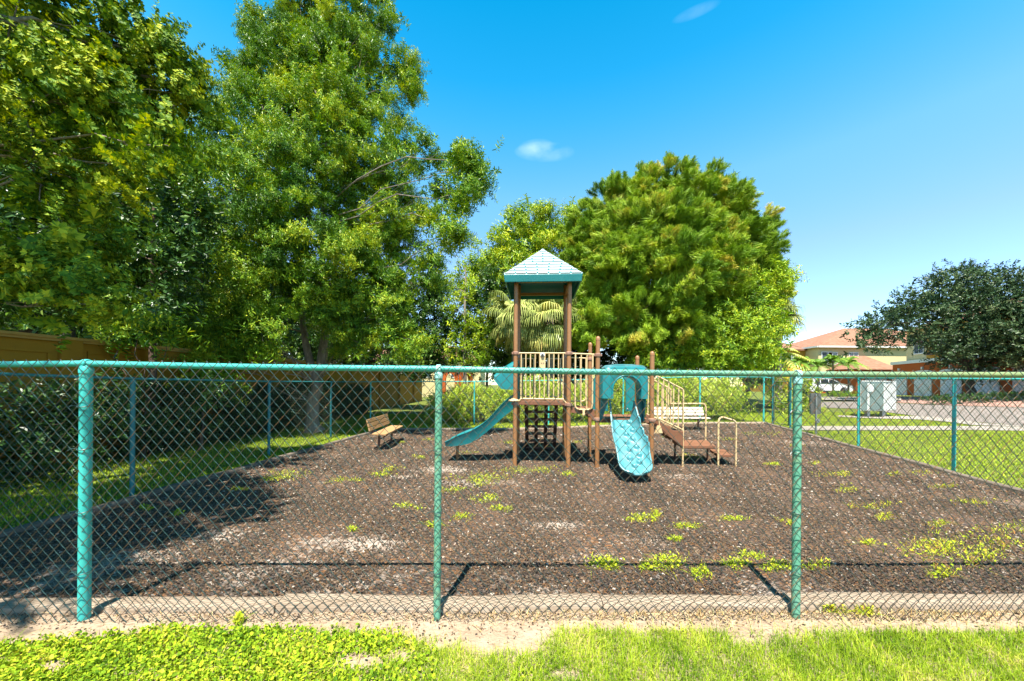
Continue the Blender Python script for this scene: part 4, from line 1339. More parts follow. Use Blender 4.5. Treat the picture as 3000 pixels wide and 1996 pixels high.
# hood over its entrance: profile in (u, z), arch across v
hd = MB(); rings = []
prof = [(0.03, 2.22, 1.585), (-0.10, 2.16, 1.585), (-0.20, 2.10, 1.59), (-0.30, 2.035, 1.60), (-0.39, 1.965, 1.70), (-0.455, 1.90, 1.80)]
for (uu, ztp, zbt) in prof:
    ring = []
    vA, vB = 0.12, 0.96
    hgt = ztp - zbt
    outer = [(vA, zbt)] + [(vA + 0.12 - 0.12 * math.cos(PI / 2 * k / 6), ztp - min(0.16, hgt * .5) + min(0.16, hgt * .5) * math.sin(PI / 2 * k / 6)) for k in range(7)] + \
            [(vB - 0.12 + 0.12 * math.sin(PI / 2 * k / 6), ztp - min(0.16, hgt * .5) + min(0.16, hgt * .5) * math.cos(PI / 2 * k / 6)) for k in range(7)] + [(vB, zbt)]
    vc, zc = (vA + vB) / 2, zbt
    inner = [(vc + (v_ - vc) * 0.90, zc + (z_ - zc) * 0.90) for v_, z_ in outer][::-1]
    rings.append([W(uu, v_, z_) for v_, z_ in outer + inner])
hd.loft(rings)
hood1 = hd.build("slide_hood", m_teal, ps, sharp=0.8)

# ---- bumpy slide at the front of the low deck
UC = 2.125
NS, NT = 57, 80
def bed(t):
    """centre line: v (towards the camera is negative) and height"""
    v = -0.03 - 1.10 * t
    z = 1.005 - 0.86 * (t ** 1.02) + 0.045 * max(0, (t - 0.72) / 0.28) ** 2
    return v, z
def half(t):
    w = 0.235 + 0.045 * sstep(t, 0.05, 0.6) + 0.012 * math.sin(t * 7)
    if t > 0.80: w *= math.sqrt(max(0.0, 1 - ((t - 0.80) / 0.208) ** 2)) * 0.5 + 0.5 * math.sqrt(max(0.0, 1 - ((t - 0.80) / 0.205) ** 4))
    return w
def rim(t, s):
    base = 0.25 * (1 - sstep(t, 0.0, 0.45)) + 0.10 * (1 - sstep(t, 0.55, 1.0)) + 0.03
    if s > 0: base += 0.05 * math.exp(-((t - 0.55) / 0.16) ** 2)
    return base
def bedpt(s, t, lift=0.0):
    v, z = bed(t)
    hw = half(t)
    k = max(0.0, (abs(s) - 0.62) / 0.38)
    h = rim(t, s) * (k ** 1.6)
    u = UC + s * hw + (0.05 * t if True else 0) - 0.02 * t
    if s > 0: u += 0.03 * math.exp(-((t - 0.6) / 0.2) ** 2) * k
    return W(u, v, z + h + lift)
grid = [[bedpt(-1 + 2 * i / (NS - 1), j / (NT - 1)) for i in range(NS)] for j in range(NT)]
PXG = np.array([[proj(p) for p in row] for row in grid])
BUMPS = [(1842, 1238), (1824.6, 1250), (1852.6, 1261), (1835, 1273), (1854, 1287), (1835, 1298), (1864, 1310), (1845, 1319), (1872, 1333), (1845, 1343), (1873, 1355), (1858, 1366), (1873, 1234), (1886, 1260), (1893, 1288), (1899, 1306)]
G = np.array([[tuple(p) for p in row] for row in grid])
lift = np.zeros((NT, NS))
for bx, by_ in BUMPS:
    d = (PXG[..., 0] - bx) ** 2 + (PXG[..., 1] - by_) ** 2
    j, i = np.unravel_index(np.argmin(d), d.shape)
    dist = np.linalg.norm(G - G[j, i], axis=-1)
    R_ = 0.055
    hgt = np.where(dist < R_, np.sqrt(np.maximum(0, 1 - (dist / R_) ** 2)), 0) * 0.055
    lift = np.maximum(lift, hgt)
nrm_s = Wd(0, -0.62, 0.78)
TOPV = G + lift[..., None] * np.array(nrm_s)
BOTV = G - np.array(nrm_s) * 0.045
vs = np.concatenate([TOPV.reshape(-1, 3), BOTV.reshape(-1, 3)])
nq = NT * NS
qs = []
for j in range(NT - 1):
    for i in range(NS - 1):
        a = j * NS + i
        qs.append((a, a + NS, a + NS + 1, a + 1)); qs.append((nq + a, nq + a + 1, nq + a + NS + 1, nq + a + NS))
for j in range(NT - 1):
    a = j * NS; qs.append((a, nq + a, nq + a + NS, a + NS))
    a = j * NS + NS - 1; qs.append((a, a + NS, nq + a + NS, nq + a))
for i in range(NS - 1):
    a = (NT - 1) * NS + i; qs.append((a, nq + a, nq + a + 1, a + 1))
    a = i; qs.append((a, a + 1, nq + a + 1, nq + a))
rock = idx_mesh("bumpy_slide", vs, qs, m_teal_l, ps)
rm_ = MB()
for sgn in (-1, 1):
    rm_.tube([Vector(TOPV[j, 0 if sgn < 0 else NS - 1]) for j in range(0, NT, 2)], 0.016, 8)
rm_.tube([Vector(TOPV[NT - 1, i]) for i in range(0, NS, 2)], 0.02, 8)
rm_.build("slide_rim", m_teal_l, rock)


# arch hoods of the low deck
def arch_loop(uc, hw, z0, ztop, rad, n=24):
    """open-bottomed outline from the lower left over the top to the lower right"""
    pts = [(uc - hw, z0)]
    for k in range(n + 1):
        a = PI - PI * k / n
        ca, sa = math.cos(a), math.sin(a)
        e = rad
        pts.append((uc + hw * (abs(ca) ** (2 / e)) * (1 if ca > 0 else -1), (ztop - min(hw, ztop - z0)) + min(hw, ztop - z0) * (abs(sa) ** (2 / e))))
    pts.append((uc + hw, z0))
    return pts


def arch_plate(outer, inner, v0, v1, bulge=0.0, zb=0.0):
    n = len(outer); b = MB(); rings = []
    for i in range(n):
        ou, oz = outer[i]; iu, iz = inner[i]
        mu, mz = (ou + iu) / 2, (oz + iz) / 2
        rings.append([W(ou, v1, oz), W(ou, v0 + bulge, oz), W(ou + (iu - ou) * .12, v0 + bulge * .35, oz + (iz - oz) * .12), W(mu, v0, mz), W(iu + (ou - iu) * .15, v0, iz + (oz - iz) * .15), W(iu, v0 + 0.03, iz), W(iu, v1, iz)])
    b.loft(rings)
    return b


out = arch_loop(UC - 0.005, 0.445, 1.44, 2.07, 5.5)
inn = arch_loop(UC + 0.03, 0.255, 1.40, 1.86, 2.0)
inn[0] = (inn[0][0], 1.44); inn[-1] = (inn[-1][0], 1.44)
hood2 = arch_plate(out, inn, -0.34, -0.06, bulge=0.07).build("slide_hood", m_teal, ps, sharp=0.7)
# raised lip round the arch
lip = MB(); lip.tube([W(a, -0.345, b) for a, b in arch_loop(UC + 0.03, 0.275, 1.44, 1.885, 2.0)], 0.018, 8); lip.build("arch_lip", m_teal, hood2)
# top sheet and side wings
tp = MB(); rings = []
for vv, dz in ((-0.29, -0.01), (-0.18, 0.008), (-0.05, 0.0), (0.02, -0.012)):
    rings.append([W(UC - 0.42, vv, 2.055 + dz - 0.03), W(UC - 0.36, vv, 2.075 + dz), W(UC - 0.15, vv, 2.098 + dz), W(UC + 0.15, vv, 2.098 + dz), W(UC + 0.36, vv, 2.075 + dz), W(UC + 0.42, vv, 2.055 + dz - 0.03), W(UC + 0.30, vv, 2.03 + dz), W(UC - 0.30, vv, 2.03 + dz)])
tp.loft(rings); tp.build("hood_top", m_teal_l, hood2, sharp=0.9)  # sunlit top of the hood painted with the paler teal
for sgn in (-1, 1):
    u_ = UC + sgn * 0.435
    wg = MB(); wg.prism([W(u_, -0.10, 2.0), W(u_, 0.03, 2.0), W(u_, 0.03, 0.98), W(u_, -0.05, 0.98), W(u_, -0.12, 1.2), W(u_, -0.20, 1.43)], Wd(0.03 * -sgn, 0, 0)); wg.build("side_wing", m_teal, hood2, bevel=0.006)
    wg2 = MB()
    uu0, uu1 = (UC - 0.445, UC - 0.27) if sgn < 0 else (UC + 0.27, UC + 0.445)
    wg2.prism([W(uu0, -0.02, 2.0), W(uu1, -0.02, 2.0), W(uu1 if sgn < 0 else uu0 + 0.02, -0.02, 1.35), W(uu0 + 0.06 if sgn < 0 else uu1 - 0.06, -0.02, 0.99), W(uu0 if sgn < 0 else uu1, -0.02, 0.99)] if sgn < 0 else
              [W(uu0, -0.02, 2.0), W(uu1, -0.02, 2.0), W(uu1, -0.02, 0.99), W(uu1 - 0.06, -0.02, 0.99), W(uu0 + 0.02, -0.02, 1.35)], Wd(0, 0.025, 0)); wg2.build("entry_panel", m_teal, hood2, bevel=0.005)
# back panel with an arched window, seen through the hood
ob = [(1.72, 1.10), (1.72, 1.7)] + [(2.19 - 0.47 * math.cos(PI * k / 20), 1.75 + 0.33 * math.sin(PI * k / 20)) for k in range(21)] + [(2.66, 1.7), (2.66, 1.10)]
ib = [(2.06, 1.10), (2.06, 1.7)] + [(2.26 - 0.20 * math.cos(PI * k / 20), 1.72 + 0.20 * math.sin(PI * k / 20)) for k in range(21)] + [(2.46, 1.7), (2.46, 1.10)]
bp_ = MB(); rings = [[W(a, 1.04, b), W(c, 1.04, d), W(c, 1.09, d), W(a, 1.09, b)] for (a, b), (c, d) in zip(ob, ib)]
bp_.loft(rings, smooth=False); bpo = bp_.build("back_panel", m_teal, ps, bevel=0.008)
q = MB(); q.tube([W(2.50, 1.03, 1.17), W(2.50, 1.015, 1.17)], 0.014, 10); q.build("bolt", m_white, bpo)

# ---- transfer stairs on the right (a little skewed to the tower)
g_ = lambda px, py, Y: at(px, py, Y)
zp = g_(2060, 1306, 7.42).z
pf = MB()
pl_q = [(3.50, 7.42), (4.165, 7.42), (4.40, 8.20), (3.62, 8.20)]
pf.hexa([(a, b, zp - 0.065) for a, b in pl_q] + [(a, b, zp) for a, b in pl_q])
pf.build("transfer_platform", m_deck, ps, bevel=0.012)
zs = g_(2120, 1332, 7.42).z
sp_ = MB()
st_q = [(4.20, 7.42), (4.54, 7.42), (4.72, 8.05), (4.39, 8.05)]
sp_.hexa([(a, b, zs - 0.06) for a, b in st_q] + [(a, b, zs) for a, b in st_q]); sp_.build("lower_step", m_deck, ps, bevel=0.012)
# side stringers
def S(px, py, Y): return at(px, py, Y)
SP = [(1922, 1222), (1937, 1237), (1973, 1262), (2003, 1264), (2003, 1312), (1990, 1301), (1966, 1284), (1946, 1270), (1930, 1256), (1915, 1250)]
for Yd, kx in ((7.30, 0.0), (8.15, 0.12)):
    pts = []
    for a, b in SP:
        p = at(a, b, 7.32); pts.append(Vector((p.x + kx, Yd + 0.06 * (p.x - 2.9), p.z)))
    b_ = MB(); b_.prism(pts, (0, 0.035, 0)); b_.build("stringer", m_deck, ps, bevel=0.006)
    b_ = MB(); b_.tube([Vector((pts[-2].x + 0.05, Yd + 0.02, pts[-2].z - 0.01)), Vector((pts[5].x, Yd + 0.05, pts[5].z - 0.012))], 0.018, 8); b_.build("stringer_pipe", m_climb, ps)
for k in range(3):
    x0 = 2.86 + 0.21 * k; z_ = 0.915 - 0.145 * k
    b_ = MB(); b_.hexa([(x0, 7.345, z_ - .05), (x0 + .23, 7.355, z_ - .05), (x0 + .33, 8.15, z_ - .05), (x0 + .10, 8.14, z_ - .05), (x0, 7.345, z_), (x0 + .23, 7.355, z_), (x0 + .33, 8.15, z_), (x0 + .10, 8.14, z_)])
    b_.build("stair_tread", m_deck, ps, bevel=0.006)
# sloped railings
for Yo, kx in ((7.30, 0.0), (8.18, 0.13)):
    def R(px, py):
        p = at(px, py, 7.32); return Vector((p.x + kx, Yo + 0.12 * (p.x - 2.9), p.z))
    a0, a1 = R(1924, 1102), R(2002, 1140)
    b0r, b1r = R(1921, 1223), R(2000, 1259)
    foot = Vector((a1.x + 0.02, a1.y, -0.1 if kx == 0 else zp))
    rl = MB()
    rl.tube([R(1917, 1112) if kx == 0 else a0 + Vector((-.08, 0, 0.0)), a0, a1 + Vector((-0.01, 0, 0.005)), Vector((foot.x, a1.y, a1.z - 0.03)), foot], 0.018, 10)
    rl.tube([b0r, b1r, Vector((foot.x, foot.y, b1r.z - 0.01))], 0.016, 10)
    rl.tube([b0r + Vector((0, 0, -0.035)), b1r + Vector((-0.05, 0, -0.02))], 0.010, 8)
    ro = rl.build("stair_railing", m_tan, ps)
    for k in range(5):
        t = 0.06 + 0.2 * k
        c = MB(); c.tube([b0r.lerp(b1r, t), a0.lerp(a1, t)], 0.0135, 8); c.build("baluster", m_tan, ro)
# hand loops
lo = MB()
A_, B_ = at(2104, 1375, 7.42), at(2155.5, 1375, 7.42)
zl0, zl1 = at(2112, 1223, 7.42).z, at(2150, 1233, 7.42).z
lo.tube([Vector((A_.x, 7.42, -0.1)), Vector((A_.x, 7.42, zl0 - 0.09)), Vector((A_.x + 0.015, 7.42, zl0 - 0.035)), Vector((A_.x + 0.05, 7.42, zl0 - 0.004)), Vector((A_.x + 0.10, 7.42, zl0)), Vector((B_.x - 0.06, 7.42, zl1 + 0.01)),
         Vector((B_.x - 0.02, 7.42, zl1 - 0.015)), Vector((B_.x, 7.42, zl1 - 0.07)), Vector((B_.x, 7.42, -0.1))], 0.0185, 10)
lo.build("hand_loop", m_tan, ps)
lo = MB()
pA, pB = at(1962, 1183, 8.2), at(2058, 1183, 8.2)
xz = at(2067, 1289, 8.2)
lo.tube([pA, pB, pB + Vector((0.045, 0, -0.015)), Vector((xz.x, 8.2, pB.z - 0.08)), Vector((xz.x, 8.2, zp - 0.02))], 0.0185, 10)
lo.build("hand_loop", m_tan, ps)
lo = MB(); lo.prism([at(1927, 1248, 7.22), at(1936, 1248, 7.22), at(1942, 1270, 7.22), at(1920, 1270, 7.22)], (0, 0.05, 0)); lo.tube([at(1919, 1224, 7.24), at(1929, 1229, 7.24), at(1931, 1236, 7.24), at(1931.5, 1249, 7.24)], 0.014, 8)
lo.build("grab_handle", m_tan, ps, bevel=0.004)
for x, y in ((3.62, 8.05), (4.34, 8.05), (4.5, 7.95)):
    lo = MB(); lo.tube([Vector((x, y, -0.1)), Vector((x, y, zs if x > 4.4 else zp - 0.05))], 0.021, 10); lo.build("support_leg", m_climb, ps)
# ------------------------------------------------------------------ trees
def unit(v): return v / np.maximum(np.linalg.norm(v, axis=-1, keepdims=True), 1e-9)


def leaf_shape(kind):
    """one blade in its own plane (x across, y along, z up), as quads"""
    if kind == "lobed":          # maple-like blade with five pointed lobes, folded along its midrib
        tips = [(0.0, 1.0), (0.30, 0.62), (0.62, 0.74), (0.42, 0.36), (0.62, 0.16), (0.22, 0.10), (0, 0)]
        q = []
        for s in (1, -1):
            p = [(s * x, y, 0.16 * x) for x, y in tips]
            q.append([(0, 0, 0), p[5], p[4], p[3]]); q.append([(0, 0, 0), p[3], p[2], p[1]]); q.append([(0, 0, 0), p[1], p[1], (0, 1.0, -0.06)])
        return np.array(q, float)
    if kind == "oval":
        return np.array([[(0, 0, 0), (0.24, 0.35, 0.05), (0.18, 0.75, 0.03), (0, 1, -0.08)], [(0, 0, 0), (0, 1, -0.08), (-0.18, 0.75, 0.03), (-0.24, 0.35, 0.05)]], float)
    if kind == "lance":
        return np.array([[(0, 0, 0), (0.15, 0.3, 0.04), (0.11, 0.7, -0.02), (0, 1, -0.16)], [(0, 0, 0), (0, 1, -0.16), (-0.11, 0.7, -0.02), (-0.15, 0.3, 0.04)]], float)
    if kind == "flat":
        return np.array([[(0, 0, 0), (0.2, 0.5, 0.03), (0, 1, -0.05), (-0.2, 0.5, 0.03)]], float)


def sprays(kind, n_leaf, size, length, droop=0.35, ang=0.9, n_t=6, seed=1, whorl=False):
    """templates: a short twig along +z with leaves all round it"""
    rg = np.random.default_rng(seed)
    out = []
    L0 = leaf_shape(kind)
    for _ in range(n_t):
        qs = []
        for i in range(n_leaf):
            t = (i + rg.uniform(0.2, 0.8)) / n_leaf
            if whorl: t = t ** 0.6
            az = i * 2.4 + rg.normal(0, 0.4)
            a = ang * rg.uniform(0.6, 1.3) * (1.0 - 0.35 * t)
            s = size * rg.uniform(0.65, 1.15) * (1 - 0.25 * t)
            d = np.array([math.sin(a) * math.cos(az), math.sin(a) * math.sin(az), math.cos(a)])
            d = unit(d + np.array([0, 0, -droop]))
            side = unit(np.cross(d, np.array([0.01, 0.02, 1.0])))
            nrm = np.cross(side, d)
            tw = rg.normal(0, 0.5)
            s2 = side * math.cos(tw) + nrm * math.sin(tw); n2 = np.cross(s2, d)
            base = np.array([0, 0, t * length]) + d * 0.05 * size
            qs.append(base + s * (L0[..., 0:1] * s2 + L0[..., 1:2] * d + L0[..., 2:3] * n2))
        out.append(np.concatenate(qs, 0))        # (q,4,3)
    return out


def tufts(n, length, w, seed=2, spread=0.55, droop=0.5):
    """pine tuft: long needles fanning out and hanging from the shoot tip"""
    rg = np.random.default_rng(seed); out = []
    for _ in range(6):
        qs = []
        for i in range(n):
            t = rg.random() ** 0.8
            az = rg.uniform(0, 2 * PI); a = rg.uniform(0.15, 1.15) * spread * 2
            d = np.array([math.sin(a) * math.cos(az), math.sin(a) * math.sin(az), math.cos(a)])
            p0 = np.array([0, 0, t * length * 0.7])
            l = length * rg.uniform(0.6, 1.0)
            p1 = p0 + d * l * 0.5; p2 = p1 + unit(d + np.array([0, 0, -droop * 2])) * l * 0.5
            sv = unit(np.cross(d, rg.normal(size=3))) * w
            qs.append(np.array([p0 - sv, p0 + sv, p1 + sv, p1 - sv])); qs.append(np.array([p1 - sv, p1 + sv, p2 + sv * .2, p2 - sv * .2]))
        out.append(np.array(qs))
    return out


def place(templates, pos, dirs, scale, rg, tint_c, tint_sp=0.22, gravity=True):
    """copies of the templates at pos, their z axis along dirs; returns corner verts and leaf tints"""
    V, T = [], []
    which = rg.integers(0, len(templates), len(pos))
    for k, tp in enumerate(templates):
        s = which == k
        n = s.sum()
        if n == 0: continue
        z = unit(dirs[s]); ref = rg.normal(size=(n, 3)); x = unit(np.cross(ref, z)); y = np.cross(z, x)
        R = np.stack([x, y, z], 1)                  # rows are axes
        q = tp.reshape(-1, 3)
        P = np.einsum("mk,nkj->nmj", q, R) * scale[s][:, None, None] + pos[s][:, None, :]
        V.append(P.reshape(-1, 3))
        nq_ = tp.shape[0]
        t = tint_c[s][:, None] + rg.normal(0, tint_sp, (n, nq_))
        T.append(np.repeat(np.clip(t, 0, 1).reshape(-1), 4))
    return np.concatenate(V), np.concatenate(T)


def limb(mb, a, b, r0, r1, bend=0.05, n=6, sides=7, rg=None):
    a, b = Vector(a), Vector(b)
    d = b - a
    rg = rg or rng
    off = Vector(rg.normal(0, 1, 3)) * d.length * bend
    off.z = abs(off.z) * 0.6
    pts = []
    for i in range(n + 1):
        t = i / n
        p = a + d * t + off * math.sin(PI * t) + Vector(rg.normal(0, 1, 3)) * d.length * 0.022 * (0 < i < n)
        pts.append(p)
    mb.tube(pts, [r0 + (r1 - r0) * (i / n) ** 0.8 for i in range(n + 1)], sides, caps=True)
    return pts


def bark(name, a, b, c): return M(name, a, b, scale=2.2, rough=0.92, bump=1.0, bscale=7, c3=c, scale3=5, t3=(0.5, 0.7), stretch=(3, 3, 0.8), spec=0.15)


bark_grey = bark("pale_grey_bark", (0.25, 0.21, 0.17), (0.16, 0.13, 0.105), (0.36, 0.31, 0.26))
bark_brown = bark("brown_bark", (0.13, 0.09, 0.065), (0.075, 0.052, 0.038), (0.20, 0.15, 0.11))
bark_dark = bark("dark_bark", (0.065, 0.05, 0.04), (0.04, 0.032, 0.026), (0.11, 0.09, 0.075))


def blob3(px, py, rpx, Y, fy=1.0, fz=1.0):
    c = at(px, py, Y); r = rpx * Y / F_PX
    return np.array(c), np.array([r, r * fy, r * fz])


def crown_points(blobs, clump_per_m2, spray_per_clump, clump_r, rg, shell=0.45, gap=0.0, inner=0.5, dscat=0.45):
    """spray positions gathered in clumps inside a set of ellipsoids, denser towards their skins"""
    P, D, C, TC, SZ = [], [], [], [], []
    for c, r in blobs:
        area = 4 * PI * (np.prod(r) ** (2 / 3.0))
        n = max(4, int(area * clump_per_m2))
        d = unit(rg.normal(size=(n, 3)))
        rad = 1 - shell * rg.random(n) ** 1.4
        cc = c + d * r * rad[:, None]
        keep = rg.random(n) > gap * (0.5 + 0.5 * np.sin(cc[:, 0] * 1.9 + 1) * np.sin(cc[:, 2] * 1.7 + cc[:, 1]))
        cc, d = cc[keep], d[keep]
        m = len(cc)
        cr = clump_r * rg.uniform(0.6, 1.3, m)
        q = rg.normal(0, 0.5, (m, spray_per_clump, 3)) * cr[:, None, None] * np.array([1, 1, 0.65])
        p = cc[:, None, :] + q
        dd = unit(d[:, None, :] * 0.9 + rg.normal(0, dscat, q.shape) + np.array([0, 0, 0.25]) + q / (np.linalg.norm(q, axis=-1, keepdims=True) + 1e-6) * 0.5)
        P.append(p.reshape(-1, 3)); D.append(dd.reshape(-1, 3)); C.append(cc)
        TC.append(np.repeat(rg.normal(0, 0.2, m), spray_per_clump))
        # leafy inside of the mass, coarser
        k = max(3, int(n * inner))
        d = unit(rg.normal(size=(k, 3))); rad = 0.15 + 0.6 * rg.random(k) ** 0.7
        c2 = c + d * r * rad[:, None]
        q = rg.normal(0, 0.6, (k, 4, 3)) * clump_r
        P.append((c2[:, None, :] + q).reshape(-1, 3)); D.append(unit(rg.normal(size=(k * 4, 3)) + np.array([0, 0, .3]))); TC.append(rg.normal(0, 0.1, k * 4))
        SZ.append(np.ones(m * spray_per_clump)); SZ.append(np.full(k * 4, 1.5))
    return np.concatenate(P), np.concatenate(D), np.concatenate(C), np.concatenate(TC), np.concatenate(SZ)


def tree(name, base, trunk_paths, blobs, temps, mat, bmat, label, cat, group=None, per=1.3, spc=9, clump_r=0.55, tint0=0.5, seed=0, shell=0.45, gap=0.25,
         limbs=None, twig=True, droop=0.0, smin=0.8, smax=1.2, zmin=None, clear=None, inner=0.5, tsp=0.22, tuft=0.05, dscat=0.45):
    rg = np.random.default_rng(seed)
    root = empty(name, tuple(base), label, cat, group)
    tk = MB()
    ends = []
    for path, r0, r1 in trunk_paths:
        pts = [Vector(p) for p in path]
        # resample for a slightly crooked stem
        fine = []
        for i in range(len(pts) - 1):
            for k in range(4):
                t = k / 4
                p = pts[i].lerp(pts[i + 1], t)
                if 0 < i + k: p = p + Vector((rg.normal(0, 1), rg.normal(0, 1), 0)) * r0 * 0.12
                fine.append(p)
        fine.append(pts[-1])
        m = len(fine)
        rad = [r0 + (r1 - r0) * (i / (m - 1)) for i in range(m)]
        if fine[0].z < base[2] + 0.1:
            rad[0] *= 1.55; 
            if m > 2: rad[1] *= 1.12
        tk.tube(fine, rad, 12)
        ends += [(p, rr) for p, rr in zip(fine[m // 3:], rad[m // 3:])]
    P, D, C, TC, SZ = crown_points(blobs, per, spc, clump_r, rg, shell, gap, inner, dscat)
    if zmin is not None:
        k = P[:, 2] > zmin; P, D, TC, SZ = P[k], D[k], TC[k], SZ[k]
    if clear is not None:
        k = np.array([not clear(*p) for p in P]); P, D, TC, SZ = P[k], D[k], TC[k], SZ[k]
    D = unit(D + np.array([0, 0, -droop]))
    # limbs from the stems to every crown mass, and thinner ones on to some of its clumps
    ep = np.array([tuple(e[0]) for e in ends])
    for c, r in blobs:
        q = np.array(c) - np.array([0, 0, 0.45 * r[2]])
        cost = np.linalg.norm((ep - q) * np.array([1, 1, 0.7]), axis=1) + 3.0 * np.maximum(0, ep[:, 2] - q[2])
        i = int(np.argmin(cost)); e, er = ends[i]
        lr = max(0.015, min(er * 0.5, 0.015 + 0.022 * float(np.mean(r))))
        pts = limb(tk, e, Vector(c), lr, lr * 0.35, rg=rg)
        near = C[np.linalg.norm((C - c) / r, axis=1) < 1.15]
        if twig and len(near):
            for cc in near[rg.permutation(len(near))[:7]]:
                s = pts[int(rg.integers(2, len(pts)))]
                limb(tk, s, Vector(cc), lr * 0.30, 0.006, n=4, sides=4, rg=rg)
    tk.build("trunk", bmat, root, fix=False)
    zr = (P[:, 2] - P[:, 2].min()) / max(1e-3, np.ptp(P[:, 2]))
    sc_ = rg.uniform(smin, smax, len(P)) * SZ
    V, T = place(temps, P, D, sc_, rg, tint0 + TC + rg.normal(0, tuft, len(TC)), tsp)
    np_mesh("crown", V, 4, mat, T, root)
    return root


LG = [(0.0, (0.022, 0.062, 0.008)), (0.35, (0.055, 0.125, 0.010)), (0.65, (0.115, 0.20, 0.012)), (0.88, (0.20, 0.27, 0.016)), (1.0, (0.30, 0.32, 0.02))]
mat_maple = leaf_mat("maple_leaves", [(0.0, (0.018, 0.052, 0.007)), (0.4, (0.048, 0.105, 0.010)), (0.75, (0.13, 0.19, 0.012)), (1.0, (0.27, 0.29, 0.02))], rough=0.6, trans=0.35, spec=0.2)
mat_leaf = leaf_mat("tall_tree_leaves", LG, rough=0.42, trans=0.32, spec=0.45)
mat_dark = leaf_mat("dark_evergreen_shade_leaves", [(0.0, (0.010, 0.030, 0.007)), (0.5, (0.026, 0.066, 0.011)), (0.85, (0.07, 0.13, 0.014)), (1.0, (0.17, 0.23, 0.05))], rough=0.35, trans=0.22, spec=0.6)  # dark evergreen green; the low albedo also paints in deep shade
mat_yel = leaf_mat("yellow_green_leaves", [(0.0, (0.045, 0.10, 0.008)), (0.4, (0.11, 0.19, 0.010)), (0.75, (0.22, 0.29, 0.014)), (1.0, (0.36, 0.37, 0.02))], rough=0.42, trans=0.33, spec=0.45)
mat_oak = leaf_mat("oak_leaves", [(0.0, (0.010, 0.026, 0.010)), (0.5, (0.024, 0.048, 0.018)), (0.85, (0.05, 0.078, 0.028)), (1.0, (0.09, 0.11, 0.045))], rough=0.4, trans=0.2, spec=0.5)
mat_pine = leaf_mat("pine_needles", [(0.0, (0.025, 0.062, 0.006)), (0.4, (0.075, 0.145, 0.008)), (0.75, (0.15, 0.225, 0.012)), (0.97, (0.23, 0.28, 0.018)), (1.0, (0.28, 0.24, 0.03))], rough=0.5, trans=0.22, spec=0.35)
mat_weedb = leaf_mat("tall_weed_leaves", [(0.0, (0.08, 0.14, 0.012)), (0.4, (0.18, 0.25, 0.02)), (0.8, (0.31, 0.36, 0.04)), (1.0, (0.40, 0.38, 0.12))], rough=0.5, trans=0.3, spec=0.3)

def BL(lst, Y, fy=0.9, fz=1.0, lean=0.26):  # crowns shaped to step forward below, letting sunlight reach the lower masses
    """crown masses; the lower ones stand out towards the viewer so that the high sun lights their fronts"""
    zs = [at(b[0], b[1], b[3] if len(b) > 3 else Y).z for b in lst]
    zm = sum(zs) / len(zs)
    return [blob3(b[0], b[1], b[2], (b[3] if len(b) > 3 else Y) + max(-0.16 * Y, min(0.16 * Y, lean * (z - zm))), fy, fz) for b, z in zip(lst, zs)]

# ---- big-leaved maple overhanging from the left
sp_maple = sprays("lobed", 20, 0.074, 0.32, droop=0.55, ang=1.1, seed=3)
mb_ = Vector((-8.0, 4.6, 0))
bl = BL([(40, 90, 190, 5.0), (210, 110, 150, 5.3), (380, 150, 120, 5.6), (480, 190, 70, 5.8), (80, 330, 170, 5.0), (260, 330, 140, 5.4), (430, 330, 110, 5.8), (540, 270, 50, 6.0), (470, 430, 70, 5.4), (330, 480, 110, 5.4), (120, 540, 130, 5.2),
         (60, 700, 130, 5.0), (190, 760, 100, 5.0), (90, 860, 80, 4.9), (250, 860, 55, 5.0)], 5.2, 0.9)
bl += [(np.array((-6.0, 2.0, 7.2)), np.array((1.9, 1.6, 1.3))), (np.array((-7.6, 1.2, 6.0)), np.array((1.9, 1.6, 1.2))), (np.array((-5.6, 0.9, 6.6)), np.array((1.3, 1.0, 0.7))), (np.array((-4.4, 1.7, 6.9)), np.array((1.1, 0.7, 0.6))), (np.array((-5.0, 0.4, 6.4)), np.array((1.2, 0.8, 0.6))), (np.array((-6.4, 1.0, 5.6)), np.array((1.3, 1.2, 0.8)))]
tree("broadleaf_tree", mb_, [([mb_, mb_ + Vector((0.2, 0, 2.2)), mb_ + Vector((0.7, 0.1, 4.6)), mb_ + Vector((1.3, 0.2, 8.5))], 0.24, 0.07), ([mb_ + Vector((0.3, 0, 2.8)), (-6.6, 3.4, 5.2), (-6.0, 2.2, 7.0)], 0.13, 0.05)],
     bl, sp_maple, mat_maple, bark_grey, "big-leaved maple overhanging the top left corner, its trunk outside the picture", "tree", None, per=1.9, spc=16, clump_r=0.29, tint0=0.60, seed=21, gap=0.45)

